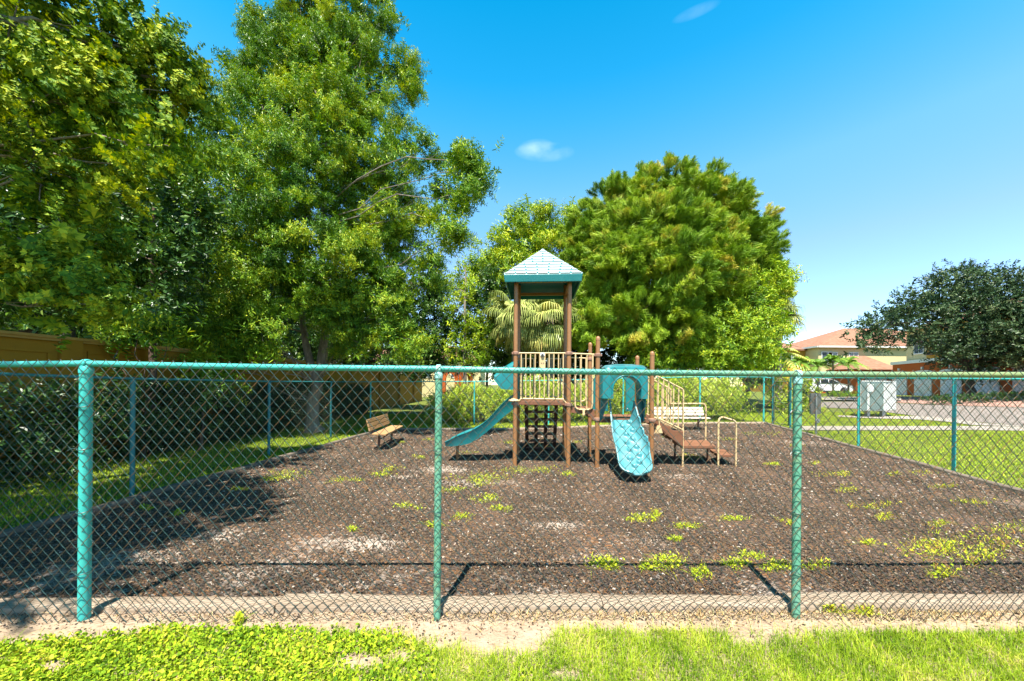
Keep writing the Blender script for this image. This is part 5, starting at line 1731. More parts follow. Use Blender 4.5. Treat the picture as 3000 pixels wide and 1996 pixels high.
# ---- the tall tree in the middle, forked pale trunk outside the left fence
sp_pin = sprays("lance", 26, 0.115, 0.34, droop=0.4, ang=1.25, seed=5)
tb = ground(922, 1268)
YT = tb.y
f0 = at(927, 1125, YT)
trunks = [([tb, at(912, 1190, YT), f0], 0.225, 0.18), ([f0, at(895, 1000, YT), at(880, 900, YT + .2), at(900, 700, YT + .3), at(870, 420, YT + .3)], 0.135, 0.04), ([f0, at(952, 960, YT), at(945, 800, YT), at(950, 560, YT), at(955, 330, YT)], 0.155, 0.05)]
bl = BL([(960, 60, 110), (880, 20, 100), (1030, 30, 100), (1130, 30, 50), (960, 170, 100), (780, 120, 75), (1130, 190, 85), (690, 215, 55), (840, 230, 140), (1000, 250, 150), (1190, 240, 55), (760, 380, 130), (910, 410, 160, YT - .8), (1080, 420, 140), (1210, 460, 75, YT - 1.2), (1320, 470, 55, YT - 2), (1400, 505, 32, YT - 2.2), (1360, 560, 45, YT - 2),
         (1290, 600, 60, YT - 1.8), (1320, 700, 30, YT - 2), (700, 540, 120), (860, 590, 170, YT - .9), (1060, 590, 150, YT + .6), (1180, 650, 80), (640, 740, 100), (780, 790, 140, YT - .6), (960, 790, 150, YT - .6), (1120, 760, 110, YT + .5), (1210, 830, 70), (1250, 760, 35), (560, 990, 50, YT - .5), (590, 960, 70, YT - .6), (690, 930, 75, YT - 1), (660, 1015, 55, YT - .8), (770, 1000, 50, YT - .8), (545, 1035, 35, YT - .6), (640, 930, 80, YT - .6), (740, 980, 70, YT - .5),
         (690, 1030, 45, YT - .4), (1010, 940, 90), (1100, 910, 90), (1060, 1010, 55), (1160, 990, 70)], YT, 0.95)
tree("broadleaf_tree", tb, trunks, bl, sp_pin, mat_leaf, bark_grey, "tall airy light-green tree with a pale forked trunk, tallest in the middle left", "tree", None, per=1.6, spc=24, clump_r=0.27, tint0=0.52, seed=22, gap=0.5, tuft=0.06, droop=0.15, clear=lambda x, y, z: z < 2.0)

# ---- dark trees of the shaded left background
sp_dark = sprays("oval", 18, 0.135, 0.36, droop=0.3, ang=1.1, seed=7)
sp_mid = sprays("lance", 18, 0.165, 0.40, droop=0.6, ang=1.2, seed=8)
DG = "dark trees along the yellow wall"
def simple(base, blobs, temps, mat, bmat, label, seed, r=0.16, lean=(0, 0), htop=None, group=None, **kw):
    b = Vector(base)
    zt = htop or max(c[2] + 0.2 * rr[2] for c, rr in blobs)
    mx_ = sum(c[0] for c, rr in blobs) / len(blobs); my_ = sum(c[1] for c, rr in blobs) / len(blobs)
    top = Vector((b.x * 0.55 + mx_ * 0.45, b.y * 0.55 + my_ * 0.45, zt))
    path = [b, b.lerp(top, 0.33) + Vector((lean[0] * 0.3, lean[1], 0)), b.lerp(top, 0.66) + Vector((lean[0], 0, 0)), top]
    return tree("broadleaf_tree" if "broadleaf" not in kw else kw.pop("broadleaf"), b, [(path, r, r * 0.3)], blobs, temps, mat, bmat, label, "tree", group, seed=seed, **kw)


def on(px, Y, x=None):
    X = (px - CX) / F_PX * Y
    return Vector((X, Y, elev(X, Y)))


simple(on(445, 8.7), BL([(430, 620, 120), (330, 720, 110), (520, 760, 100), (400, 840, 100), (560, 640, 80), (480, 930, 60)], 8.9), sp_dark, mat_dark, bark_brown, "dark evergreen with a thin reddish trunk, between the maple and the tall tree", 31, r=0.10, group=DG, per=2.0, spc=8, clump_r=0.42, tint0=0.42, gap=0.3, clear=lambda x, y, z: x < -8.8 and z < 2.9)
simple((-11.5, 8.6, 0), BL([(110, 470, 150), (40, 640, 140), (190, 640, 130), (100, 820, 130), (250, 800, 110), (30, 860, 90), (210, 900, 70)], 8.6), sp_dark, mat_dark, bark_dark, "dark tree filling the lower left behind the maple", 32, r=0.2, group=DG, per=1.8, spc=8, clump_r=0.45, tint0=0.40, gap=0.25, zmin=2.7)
simple((-12.2, 13.2, 0), BL([(420, 360, 110), (540, 400, 110), (620, 470, 100), (460, 540, 130), (600, 600, 120), (350, 480, 110), (520, 720, 120), (650, 720, 80), (300, 620, 120)], 13.0), sp_mid, mat_leaf, bark_dark, "mid-green tree behind the wall, its top left of the tall tree", 33, r=0.2, group=DG, per=1.1, spc=8, clump_r=0.5, tint0=0.45, gap=0.35, zmin=2.9)
simple((-11.3, 17.5, 0), BL([(620, 760, 90), (560, 860, 80), (700, 840, 90), (740, 920, 80), (640, 930, 80), (820, 900, 90), (800, 800, 90)], 17.5), sp_dark, mat_dark, bark_dark, "dark low tree beyond the wall, left of the pale forked trunk", 34, r=0.16, group=DG, per=1.2, spc=8, clump_r=0.55, tint0=0.36, gap=0.15, zmin=2.9)
simple((-9.9, 24, 0), BL([(1000, 900, 80), (1090, 860, 80), (1170, 900, 80), (1060, 970, 80), (1150, 1000, 70), (1230, 930, 60), (1260, 850, 45), (1240, 1000, 55), (960, 980, 70), (1290, 960, 35), (1285, 1035, 40), (1290, 880, 40), (1325, 935, 40), (1335, 1000, 45), (1345, 1060, 42), (1240, 800, 45), (1245, 1065, 45), (1190, 1060, 50), (930, 880, 70), (900, 970, 70)], 23.5), sp_dark, mat_dark, bark_dark, "dark dense evergreen between the tall tree and the slide tower", 35, r=0.22, group=DG, per=0.95, spc=8, clump_r=0.65, tint0=0.40, gap=0.15, smin=1.1, smax=1.6)
simple((-14.5, 12, 0), BL([(-60, 260, 240), (150, 330, 170), (-100, 560, 240), (260, 450, 140)], 11.5), sp_mid, mat_leaf, bark_dark, "mid-green tree beyond the wall behind the maple at the left edge", 36, r=0.22, group=DG, per=0.8, spc=8, clump_r=0.55, tint0=0.42, gap=0.2, smin=1.1, smax=1.5)
simple((-16.5, 21, 0), BL([(330, 900, 130), (520, 920, 120), (200, 860, 140), (60, 880, 150), (420, 780, 120), (250, 980, 90), (420, 990, 80), (560, 1000, 70), (100, 980, 90)], 20), sp_dark, mat_dark, bark_dark, "dark tree closing the view beyond the wall at the far left", 37, r=0.2, group=DG, per=0.8, spc=9, clump_r=0.7, tint0=0.3, gap=0.0, smin=1.3, smax=1.9, zmin=2.6)
simple((-14.5, 28, 0), BL([(700, 1000, 80), (800, 990, 80), (880, 1010, 70), (960, 1040, 60), (640, 1030, 60), (760, 900, 90), (900, 930, 80), (1040, 1050, 50)], 27), sp_dark, mat_dark, bark_dark, "dark tree closing the view beyond the wall behind the pale forked trunk", 38, r=0.2, group=DG, per=0.7, spc=9, clump_r=0.8, tint0=0.3, gap=0.0, smin=1.5, smax=2.1, zmin=2.0)
# shrubs in front of the wall
def shrub(px, py, blobs, Y, temps, mat, label, seed, cat="shrub", group=None, **kw):
    b = on(px, Y)
    root = tree("shrub", b, [([b, b + Vector((0.05, 0, 0.5)), b + Vector((0.0, 0.05, 1.0))], 0.04, 0.02)], BL(blobs, Y), temps, mat, bark_brown, label, cat, group, seed=seed, twig=False, **kw)
    return root


UG = "understorey shrubs tinted for shade along the yellow wall"
for k in range(8):  # added shrub row, leaf tint lowered to paint in the deep shade
    y = 4.2 + 2.1 * k
    b = Vector((-8.35, y, 0))
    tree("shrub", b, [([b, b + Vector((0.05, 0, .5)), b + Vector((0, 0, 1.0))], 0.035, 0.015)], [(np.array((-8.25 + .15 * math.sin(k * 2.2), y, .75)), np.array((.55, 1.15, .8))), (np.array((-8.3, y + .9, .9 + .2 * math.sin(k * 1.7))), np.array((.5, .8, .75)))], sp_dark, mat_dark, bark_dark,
         "understorey shrub tinted dark for deep shade at the foot of the yellow wall", "shrub", UG, seed=400 + k, twig=False, per=2.2, spc=7, clump_r=0.28, tint0=0.1, gap=0.1, smin=.7, smax=1.0, clear=lambda x, y, z: x < -8.8 or z < 0)
SG = "shrubs in front of the yellow wall"
wall_clear = lambda x, y, z: x < -8.75 and z < 2.7
shrub(420, 1020, [(400, 960, 45), (470, 975, 45), (350, 975, 35)], 8.0, sp_mid, mat_leaf, "small leafy shrub drooping over the wall, left of the pale forked trunk", 41, group=SG, per=3, spc=6, clump_r=0.3, tint0=0.5, smin=.7, smax=1.0, clear=wall_clear)
shrub(585, 1110, [(580, 1100, 40), (640, 1110, 34), (540, 1100, 26)], 9.6, sp_mid, mat_leaf, "low leafy shrub at the foot of the wall behind the left fence", 42, group=SG, per=3, spc=6, clump_r=0.3, tint0=0.5, smin=.7, smax=1.0, clear=wall_clear)
shrub(590, 1190, [(585, 1180, 30), (600, 1140, 24)], 9.0, sp_dark, mat_dark, "thin dark sapling in the shade under the trees", 43, group=SG, per=2.2, spc=5, clump_r=0.3, tint0=0.5, smin=.7, smax=1.0, clear=wall_clear)

# ---- behind the tower
YB = 24.0
simple(on(1590, YB + 1), BL([(1560, 650, 52), (1500, 660, 45), (1610, 690, 70), (1450, 720, 55), (1540, 740, 80), (1660, 660, 50), (1690, 730, 70), (1400, 790, 45), (1470, 810, 60), (1580, 830, 80), (1390, 850, 35)], YB), sp_mid, mat_yel, bark_grey, "yellow-green broadleaf tree behind the shingled roof", 51, r=0.2, per=0.9, spc=14, clump_r=0.5, tint0=0.52, gap=0.4, smin=1.1, smax=1.7)
simple(on(1362, 21), BL([(1340, 800, 30), (1375, 860, 36), (1335, 900, 32), (1400, 940, 40), (1360, 970, 34), (1330, 1010, 30), (1415, 1010, 40), (1380, 1050, 36), (1300, 830, 22)], 21), sp_mid, mat_yel, bark_grey, "spindly pale-trunked tree draped in leaves, left of the fan palm", 52, r=0.13, per=1.0, spc=6, clump_r=0.5, tint0=0.5, gap=0.5, smin=0.9, smax=1.3)
simple(on(1425, 22.5), BL([(1440, 990, 50), (1425, 1050, 45), (1470, 930, 55), (1500, 1030, 50), (1420, 900, 55), (1400, 980, 45), (1440, 840, 50)], 22.5), sp_dark, mat_dark, bark_dark, "small dark tree in the gap just left of the fan palm", 53, r=0.1, per=1.1, spc=8, clump_r=0.6, tint0=0.45, gap=0.1, smin=1.0, smax=1.5)
simple(on(1720, 27), BL([(1480, 1000, 70), (1560, 1020, 70), (1640, 1070, 60), (1520, 1080, 50), (1620, 960, 90), (1750, 930, 110), (1880, 960, 120), (2010, 980, 120), (2140, 960, 110), (1700, 1050, 80), (1850, 1060, 80), (2000, 1060, 80), (2180, 1060, 80)], 27), sp_dark, mat_dark, bark_dark, "dark thicket tree in the shade under the big pine", 54, r=0.22, per=0.8, spc=8, clump_r=0.75, tint0=0.30, gap=0.05, smin=1.3, smax=1.9)

# ---- the big round pine
sp_pine = tufts(80, 0.46, 0.0075, seed=9, spread=0.40, droop=0.8)
YP = 22.0
pb = on(1965, YP + 1)
dome = []
for k in range(11):
    a = math.radians(-8 + 19.6 * k)
    dome.append((1955 + 238 * math.cos(a), 800 - 222 * math.sin(a), 84, YP - 0.6 * math.sin(a)))
for k in range(7):
    a = math.radians(10 + 26.6 * k)
    dome.append((1950 + 135 * math.cos(a), 800 - 120 * math.sin(a), 92, YP - 2.6))
bl = BL(dome + [(1965, 800, 120, YP - 3.2), (1700, 870, 62, YP - 1.5), (1760, 900, 80, YP - 2), (2120, 880, 80, YP - 2), (2245, 870, 42), (1860, 940, 85, YP - 3), (1735, 960, 55, YP - 3), (1690, 950, 40, YP - 2.5), (1980, 930, 80, YP - 3)], YP, 1.1, lean=0.12)
def no_fence(x, y, z): return y < 16.6 and z < 3.0
tree("pine_tree", pb, [([pb, pb + Vector((0.15, -.1, 4)), pb + Vector((-.2, 0, 8)), at(1960, 580, YP)], 0.30, 0.08)], bl, sp_pine, mat_pine, bark_brown, "huge round-topped pine with long drooping needle tufts behind the playground", "tree", None,
     per=1.3, spc=9, clump_r=0.30, tint0=0.64, tsp=0.09, tuft=0.1, dscat=0.2, seed=55, gap=0.35, shell=0.35, smin=0.85, smax=1.25, clear=no_fence)

# ---- bright broadleaf in front of the pine on its right, and feathery shrubs below it
YR = 18.6
simple(on(2190, YR + .6), BL([(2200, 860, 55), (2265, 840, 40), (2130, 890, 60), (2235, 930, 65), (2150, 980, 75), (2260, 1010, 50), (2080, 930, 40), (2200, 1040, 60), (2290, 820, 22), (2110, 1050, 45)], YR), sp_mid, mat_yel, bark_brown, "bright green bushy tree in front of the pine's right side", 56, r=0.12, per=1.5, spc=8, clump_r=0.5, tint0=0.52, gap=0.35, smin=0.95, smax=1.4, clear=no_fence)
FG = "feathery shrubs under the pine"
for k, (px, bls, lab) in enumerate(((1880, [(1860, 1030, 45), (1910, 1010, 40), (1880, 1075, 40)], "feathery yellow-green shrub under the pine, right behind the bumpy slide's hood"),
                                    (1985, [(1980, 1030, 50), (2030, 1060, 45), (1950, 1075, 35)], "feathery yellow-green shrub under the pine, above the stair railing"),
                                    (2080, [(2075, 1060, 45), (2100, 1020, 35)], "feathery yellow-green shrub between the pine and the bright bushy tree"))):
    b = on(px, 19.0)
    tree("shrub", b, [([b, b + Vector((0, 0, 1.2))], 0.05, 0.02)], BL(bls, 18.6), sp_mid, mat_yel, bark_brown, lab, "shrub", FG, seed=60 + k, twig=False, per=1.9, spc=8, clump_r=0.45, tint0=0.5, gap=0.2, smin=0.8, smax=1.2, clear=no_fence)

# ---- tall weeds along the back fence (uncountable)
rg = np.random.default_rng(77)
n = 5200
X = rg.uniform(-3.6, 9.6, n); dpt = rg.random(n) ** 0.8 * 1.9
FY = np.interp(X, [-5.6, b0.x, b1.x, b2.x, 12], [14.45, b0.y, b1.y, b2.y, b2.y])
hgt = 1.35 + 0.45 * np.sin(X * 1.3) * np.sin(X * 0.7 + 1) + 0.35 * np.clip((X - 3) / 3, 0, 1)
P_ = np.stack([X, FY + 0.35 + dpt, np.zeros(n)], -1)
P_[:, 2] = elev_np(P_[:, 0], P_[:, 1]) + rg.random(n) ** 0.7 * hgt * (0.45 + 0.55 * np.clip(dpt / 0.7, 0, 1))
sp_weed = sprays("lance", 14, 0.17, 0.42, droop=0.15, ang=0.9, seed=12)
V, T = place(sp_weed, P_, unit(np.stack([rg.normal(0, .5, n), rg.normal(-.25, .5, n), np.ones(n)], -1)), rg.uniform(0.6, 1.1, n), rg, 0.6 + 0.18 * np.sin(X * 2.1) * np.sin(P_[:, 2] * 2 + X))
tag(np_mesh("undergrowth", V, 4, mat_weedb, T), "tall sunlit weeds growing wild behind the back fence", None, None, "stuff")
# shrubs by the gate
for k, (px, bls, Y, lab) in enumerate(((2370, [(2350, 1150, 24), (2362, 1125, 16), (2350, 1190, 22), (2372, 1200, 18)], 19.5, "yellow-green shrub beyond the right fence, left of the grey sign"), (2290, [(2285, 1140, 26), (2300, 1190, 24), (2270, 1180, 22)], 18.6, "leafy shrub behind the fence gate"))):
    b = on(px, Y)
    tree("shrub", b, [([b, b + Vector((0, 0, 0.8))], 0.04, 0.02)], BL(bls, Y), sp_weed, mat_weedb, bark_brown, lab, "shrub", "shrubs by the gate", seed=70 + k, twig=False, per=2.2, spc=7, clump_r=0.35, tint0=0.5, gap=0.2, smin=0.7, smax=1.1)

# ---- palms
def fan_palm(base, crown, n, rad, mat_f, label, seed, petiole=0.9, lo=-1.0, hi=1.2, dead=0.25, tr=0.17, group=None, trunk_mat=None):
    """cabbage palm: stout trunk, costapalmate fans of narrow drooping segments"""
    rg = np.random.default_rng(seed)
    root = empty("fan_palm", tuple(base), label, "palm", group)
    t = MB(); c = Vector(crown); b = Vector(base)
    pts = [b.lerp(c, k / 8) + Vector((rg.normal(0, .02), rg.normal(0, .02), 0)) for k in range(9)]
    t.tube(pts, [tr * 1.2] + [tr * (1 + 0.06 * (k % 2)) for k in range(8)], 12)
    t.build("trunk", trunk_mat or bark_grey, root, fix=False)
    Q, T = [], []
    st_ = MB()
    for i in range(n):
        az = rg.uniform(0, 2 * PI); el = lo + (hi - lo) * ((i + 0.5) / n) + rg.normal(0, 0.18)
        d = np.array([math.cos(az) * math.cos(el), math.sin(az) * math.cos(el), math.sin(el)])
        p0 = np.array(c); pl_ = petiole * rg.uniform(0.75, 1.1)
        p1 = p0 + d * pl_ + np.array([0, 0, -0.12 * pl_])
        st_.tube([p0, (p0 + p1) / 2 + np.array([0, 0, 0.05]), p1], [0.022, 0.018, 0.012], 5)
        side = unit(np.cross(d, np.array([0, 0, 1.0]))); nup = np.cross(side, d)
        tnt = np.clip(0.5 + rg.normal(0, 0.15) + (0.42 if i < n * dead else 0), 0, 1)
        m = 30
        for k in range(m):
            a = -1.85 + 3.7 * k / (m - 1)
            e = d * math.cos(a) + side * math.sin(a) + nup * 0.25 * math.cos(a)
            e = unit(e); l = rad * (0.72 + 0.28 * math.cos(a)) * rg.uniform(0.9, 1.05)
            w_ = 0.028 * rad
            sv = unit(np.cross(e, nup + rg.normal(0, .25, 3)))
            q0, q1 = p1, p1 + e * l * 0.5
            q2 = q1 + unit(e + np.array([0, 0, -0.9])) * l * 0.32
            q3 = q2 + unit(e * 0.35 + np.array([0, 0, -1.3])) * l * 0.34
            Q += [[q0 - sv * w_ * .4, q0 + sv * w_ * .4, q1 + sv * w_, q1 - sv * w_], [q1 - sv * w_, q1 + sv * w_, q2 + sv * w_ * .7, q2 - sv * w_ * .7], [q2 - sv * w_ * .7, q2 + sv * w_ * .7, q3 + sv * w_ * .1, q3 - sv * w_ * .1]]
            T += [np.clip(tnt + rg.normal(0, 0.08), 0, 1)] * 12
    st_.build("frond_stalks", mat_pet, root, fix=False)
    np_mesh("crown", np.array(Q), 4, mat_f, np.array(T), root)
    return root


mat_pet = M("palm_stalk", (0.20, 0.20, 0.06), (0.26, 0.20, 0.09), scale=3, rough=0.6)
mat_fan = leaf_mat("fan_palm_fronds", [(0.0, (0.06, 0.085, 0.02)), (0.5, (0.16, 0.19, 0.045)), (0.75, (0.27, 0.28, 0.085)), (0.9, (0.40, 0.33, 0.08)), (1.0, (0.38, 0.24, 0.10))], rough=0.4, trans=0.25, spec=0.5)
mat_fern = leaf_mat("feather_palm_fronds", [(0.0, (0.03, 0.08, 0.012)), (0.5, (0.085, 0.16, 0.018)), (0.8, (0.18, 0.25, 0.03)), (1.0, (0.42, 0.33, 0.06))], rough=0.4, trans=0.25, spec=0.5)
p = on(1615, 19.5)
fan_palm(p, at(1612, 930, 19.5), 64, 1.2, mat_fan, "old cabbage palm with drooping yellowing fans, right behind the tower barrier", 81, petiole=1.05, lo=-1.25, hi=0.8, group="fan palms behind the back fence")
p = on(1500, 20.0)
fan_palm(p, at(1515, 905, 20.0), 60, 1.3, mat_fan, "cabbage palm with bent grey-green fans, left of the tower's left post", 82, petiole=1.0, group="fan palms behind the back fence", lo=-1.3, hi=0.6)
p = on(2285, 20.3)
fan_palm(p, at(2275, 930, 20.3), 34, 1.05, mat_fan, "fan palm showing its spiky fronds at the right edge of the bright bushy tree", 83, petiole=0.6, group="fan palms behind the back fence", dead=0.05)


def feather_palm(base, crown, n, length, mat_f, label, seed, tr=0.07, lo=0.0, hi=1.35, dead=0.0, group=None, name="feather_palm"):
    rg = np.random.default_rng(seed)
    root = empty(name, tuple(base), label, "palm", group)
    t = MB(); t.tube([Vector(base), Vector(base).lerp(Vector(crown), .5) + Vector((.05, 0, 0)), Vector(crown)], [tr * 1.3, tr, tr * .8], 10); t.build("trunk", bark_grey, root, fix=False)
    Q, T = [], []
    for i in range(n):
        az = i * 2.39996 + rg.normal(0, 0.2); el = lo + (hi - lo) * rg.random()
        d = np.array([math.cos(az) * math.cos(el), math.sin(az) * math.cos(el), math.sin(el)])
        side = unit(np.cross(d, np.array([0, 0, 1.0])))
        L_ = length * rg.uniform(0.8, 1.1); tn = np.clip(0.5 + rg.normal(0, .13) + (0.4 if i < n * dead else 0), 0, 1)
        prev = None
        for k in range(15):
            u = k / 14
            p = np.array(crown) + d * L_ * u + np.array([0, 0, -0.62 * L_ * u * u])
            if prev is not None:
                s_ = side * 0.012
                Q.append([prev - s_, prev + s_, p + s_, p - s_]); T += [0.3] * 4
                ax = unit(p - prev)
                for sg_ in (-1, 1):
                    l = 0.30 * length * (1 - abs(u - 0.45) * 1.1) * rg.uniform(.85, 1.1)
                    e = unit(side * sg_ + ax * 0.7 + np.array([0, 0, -0.35]))
                    w_ = ax * 0.025 * length
                    m_ = p + e * l * 0.6; q_ = m_ + unit(e + np.array([0, 0, -0.8])) * l * 0.4
                    Q.append([p - w_, p + w_, m_ + w_ * .8, m_ - w_ * .8]); Q.append([m_ - w_ * .8, m_ + w_ * .8, q_ + w_ * .1, q_ - w_ * .1])
                    T += [tn] * 8
            prev = p
    np_mesh("crown", np.array(Q), 4, mat_f, np.array(T), root)
    return root


p = on(2262, 21.5)
feather_palm(p, at(2258, 1045, 21.5), 22, 2.0, mat_fern, "low feather palm with yellowed arching fronds over the fence gate", 84, dead=0.45, lo=-0.1, hi=1.0, group="feather palms on the right")
for k, (px, py, Y, lab) in enumerate(((2345, 1062, 33, "small feather palm left-most in the row before the far house"), (2395, 1070, 34, "small feather palm second in the row before the far house"), (2440, 1058, 33, "taller feather palm third in the row before the far house"), (2485, 1064, 34, "small feather palm right-most in the row, above the parked car"))):
    p = on(px, Y); feather_palm(p, at(px, py, Y), 24, 1.5, mat_fern, lab, 90 + k, group="feather palms on the right")

# ---- oaks by the road on the right
sp_oak = sprays("oval", 13, 0.15, 0.42, droop=0.15, ang=1.0, seed=14)
YO = 27.0
ob_ = on(2846, YO)
bl = BL([(2800, 850, 62), (2880, 835, 48), (2730, 880, 65), (2840, 890, 100), (2930, 860, 70), (2650, 900, 50), (2740, 950, 85), (2600, 920, 45), (2560, 960, 34), (2530, 950, 24), (2620, 965, 38), (2850, 970, 100), (2940, 960, 80), (2530, 1000, 26), (2580, 1005, 22), (2760, 1000, 42), (2800, 1040, 50), (2880, 1050, 70), (2960, 1040, 60), (2825, 800, 20), (2700, 985, 24), (2990, 1000, 50)], YO, 0.9, lean=0.1)
tree("oak_tree", ob_, [([ob_, ob_ + Vector((-.1, 0, 1.2)), ob_ + Vector((-.3, .1, 2.4)), at(2800, 960, YO), at(2810, 850, YO)], 0.26, 0.07), ([ob_ + Vector((-.1, 0, 1.4)), at(2900, 1040, YO), at(2930, 900, YO)], 0.17, 0.05)], bl, sp_oak, mat_oak, bark_dark,
     "spreading dark blue-green oak in front of the orange garages", "tree", "oaks by the road", per=0.75, spc=7, clump_r=0.62, tint0=0.5, seed=61, gap=0.35, smin=1.0, smax=1.5)
o2b = on(3060, 24)
tree("oak_tree", o2b, [([o2b, o2b + Vector((0, 0, 2.5)), at(3050, 900, 24)], 0.22, 0.06)], BL([(3040, 930, 80), (3100, 850, 100), (3160, 960, 110), (3020, 1030, 50), (3080, 1030, 80), (2985, 960, 30)], 24), sp_oak, mat_oak, bark_dark, "second dark oak cut off by the right edge of the picture", "tree", "oaks by the road",
     per=0.8, spc=7, clump_r=0.6, tint0=0.5, seed=62, gap=0.3, smin=1.0, smax=1.5)
# ------------------------------------------------------------------ walls and houses
m_ywall = M("yellow_stucco", (0.36, 0.19, 0.022), (0.30, 0.155, 0.017), scale=1.2, rough=0.9, bump=0.3, bscale=60, c3=(0.22, 0.125, 0.04), scale3=2.5, t3=(0.55, 0.8), spec=0.15)
m_ycap = M("yellow_stucco_cap", (0.48, 0.29, 0.08), (0.40, 0.23, 0.06), scale=2, rough=0.9, spec=0.15)
m_cream = M("cream_stucco", (0.58, 0.47, 0.24), (0.52, 0.42, 0.21), scale=0.9, rough=0.9, bump=0.2, bscale=50, spec=0.2)
m_ochre = M("ochre_stucco", (0.55, 0.29, 0.05), (0.49, 0.25, 0.04), scale=0.9, rough=0.9, spec=0.2)
m_orange = M("burnt_orange_stucco", (0.42, 0.095, 0.020), (0.37, 0.08, 0.016), scale=0.9, rough=0.9, spec=0.2)
m_trim = M("white_trim", (0.66, 0.64, 0.58), (0.60, 0.57, 0.52), scale=3, rough=0.6)
m_gdoor = M("white_garage_door", (0.66, 0.65, 0.68), (0.60, 0.59, 0.62), scale=2, rough=0.6)
m_glass = M("window_glass", (0.05, 0.07, 0.09), (0.10, 0.13, 0.16), scale=1.5, rough=0.08, spec=0.8)
m_iron = M("dark_balcony_iron", (0.03, 0.025, 0.02), rough=0.5)


def tile_mat():
    m = bpy.data.materials.new("terracotta_tiles")
    nt, N, L, P = nodes_of(m)
    P.inputs["Roughness"].default_value = 0.85; P.inputs["Specular IOR Level"].default_value = 0.2
    tc = N.new("ShaderNodeTexCoord"); sx = N.new("ShaderNodeSeparateXYZ"); L.new(tc.outputs["Object"], sx.inputs[0])
    wv = N.new("ShaderNodeTexWave"); wv.bands_direction = "Z"; wv.inputs["Scale"].default_value = 2.1; wv.inputs["Distortion"].default_value = 0.4; L.new(tc.outputs["Object"], wv.inputs["Vector"])
    nz = N.new("ShaderNodeTexNoise"); nz.inputs["Scale"].default_value = 3; nz.inputs["Detail"].default_value = 8; L.new(tc.outputs["Object"], nz.inputs["Vector"])
    rp = N.new("ShaderNodeValToRGB"); cr = rp.color_ramp
    cr.elements[0].position = 0.3; cr.elements[0].color = (0.22, 0.10, 0.058, 1); cr.elements[1].position = 0.7; cr.elements[1].color = (0.30, 0.165, 0.105, 1)
    L.new(nz.outputs["Fac"], rp.inputs["Fac"])
    mx = N.new("ShaderNodeMix"); mx.data_type = "RGBA"; mx.blend_type = "MULTIPLY"; mx.inputs[0].default_value = 0.55
    r2 = N.new("ShaderNodeValToRGB"); r2.color_ramp.elements[0].position = 0.0; r2.color_ramp.elements[0].color = (0.45, 0.4, 0.38, 1); r2.color_ramp.elements[1].position = 0.35
    L.new(wv.outputs["Fac"], r2.inputs["Fac"]); L.new(rp.outputs["Color"], mx.inputs[6]); L.new(r2.outputs["Color"], mx.inputs[7])
    L.new(mx.outputs[2], P.inputs["Base Color"])
    b = N.new("ShaderNodeBump"); b.inputs["Strength"].default_value = 0.8; b.inputs["Distance"].default_value = 0.05; L.new(wv.outputs["Fac"], b.inputs["Height"]); L.new(b.outputs["Normal"], P.inputs["Normal"])
    return m


m_tile = tile_mat()

# ---- long yellow perimeter wall on the left
wx = -9.0
bw = empty("boundary_wall", (wx, 12, 0), "long yellow-ochre stucco boundary wall with panels in the shade at the left", "wall")
def wtop(y): return 2.46 + 0.008 * (y - 6)
w_ = MB()
w_.hexa([(wx - .10, -4, -.2), (wx + .10, -4, -.2), (wx + .10, 36, -.2), (wx - .10, 36, -.2), (wx - .10, -4, wtop(-4)), (wx + .10, -4, wtop(-4)), (wx + .10, 36, wtop(36)), (wx - .10, 36, wtop(36))])
w_.build("wall_panel", m_ywall, bw)
c_ = MB()
for dz, hw in ((0.0, 0.16), (0.05, 0.19)):
    c_.hexa([(wx - hw, -4, wtop(-4) + dz), (wx + hw, -4, wtop(-4) + dz), (wx + hw, 36, wtop(36) + dz), (wx - hw, 36, wtop(36) + dz), (wx - hw, -4, wtop(-4) + dz + .05), (wx + hw, -4, wtop(-4) + dz + .05), (wx + hw, 36, wtop(36) + dz + .05), (wx - hw, 36, wtop(36) + dz + .05)])
c_.build("wall_cap", m_ycap, bw)
for k in range(9):
    y = -1.2 + 4.25 * k + (0.0 if k < 3 else 0.2)
    q = MB(); q.box((wx, y, wtop(y) / 2 + 0.0), (0.36, 0.36, wtop(y) + 0.02 + 0.18)); q.build("pilaster", m_ywall, bw, bevel=0.01)
for k in range(8):
    y0 = -1.2 + 4.25 * k + 0.3; y1 = y0 + 3.65; zt3 = wtop(y0) - 0.18
    q = MB()
    for a, b in (((wx + .105, y0, zt3), (wx + .105, y1, zt3)), ((wx + .105, y0 + .03, 0.2), (wx + .105, y0 + .03, zt3 - .03)), ((wx + .105, y1 - .03, 0.2), (wx + .105, y1 - .03, zt3 - .03))):
        q.bar(a, b, 0.05, 0.05)
    q.build("panel_moulding", m_ywall, bw)

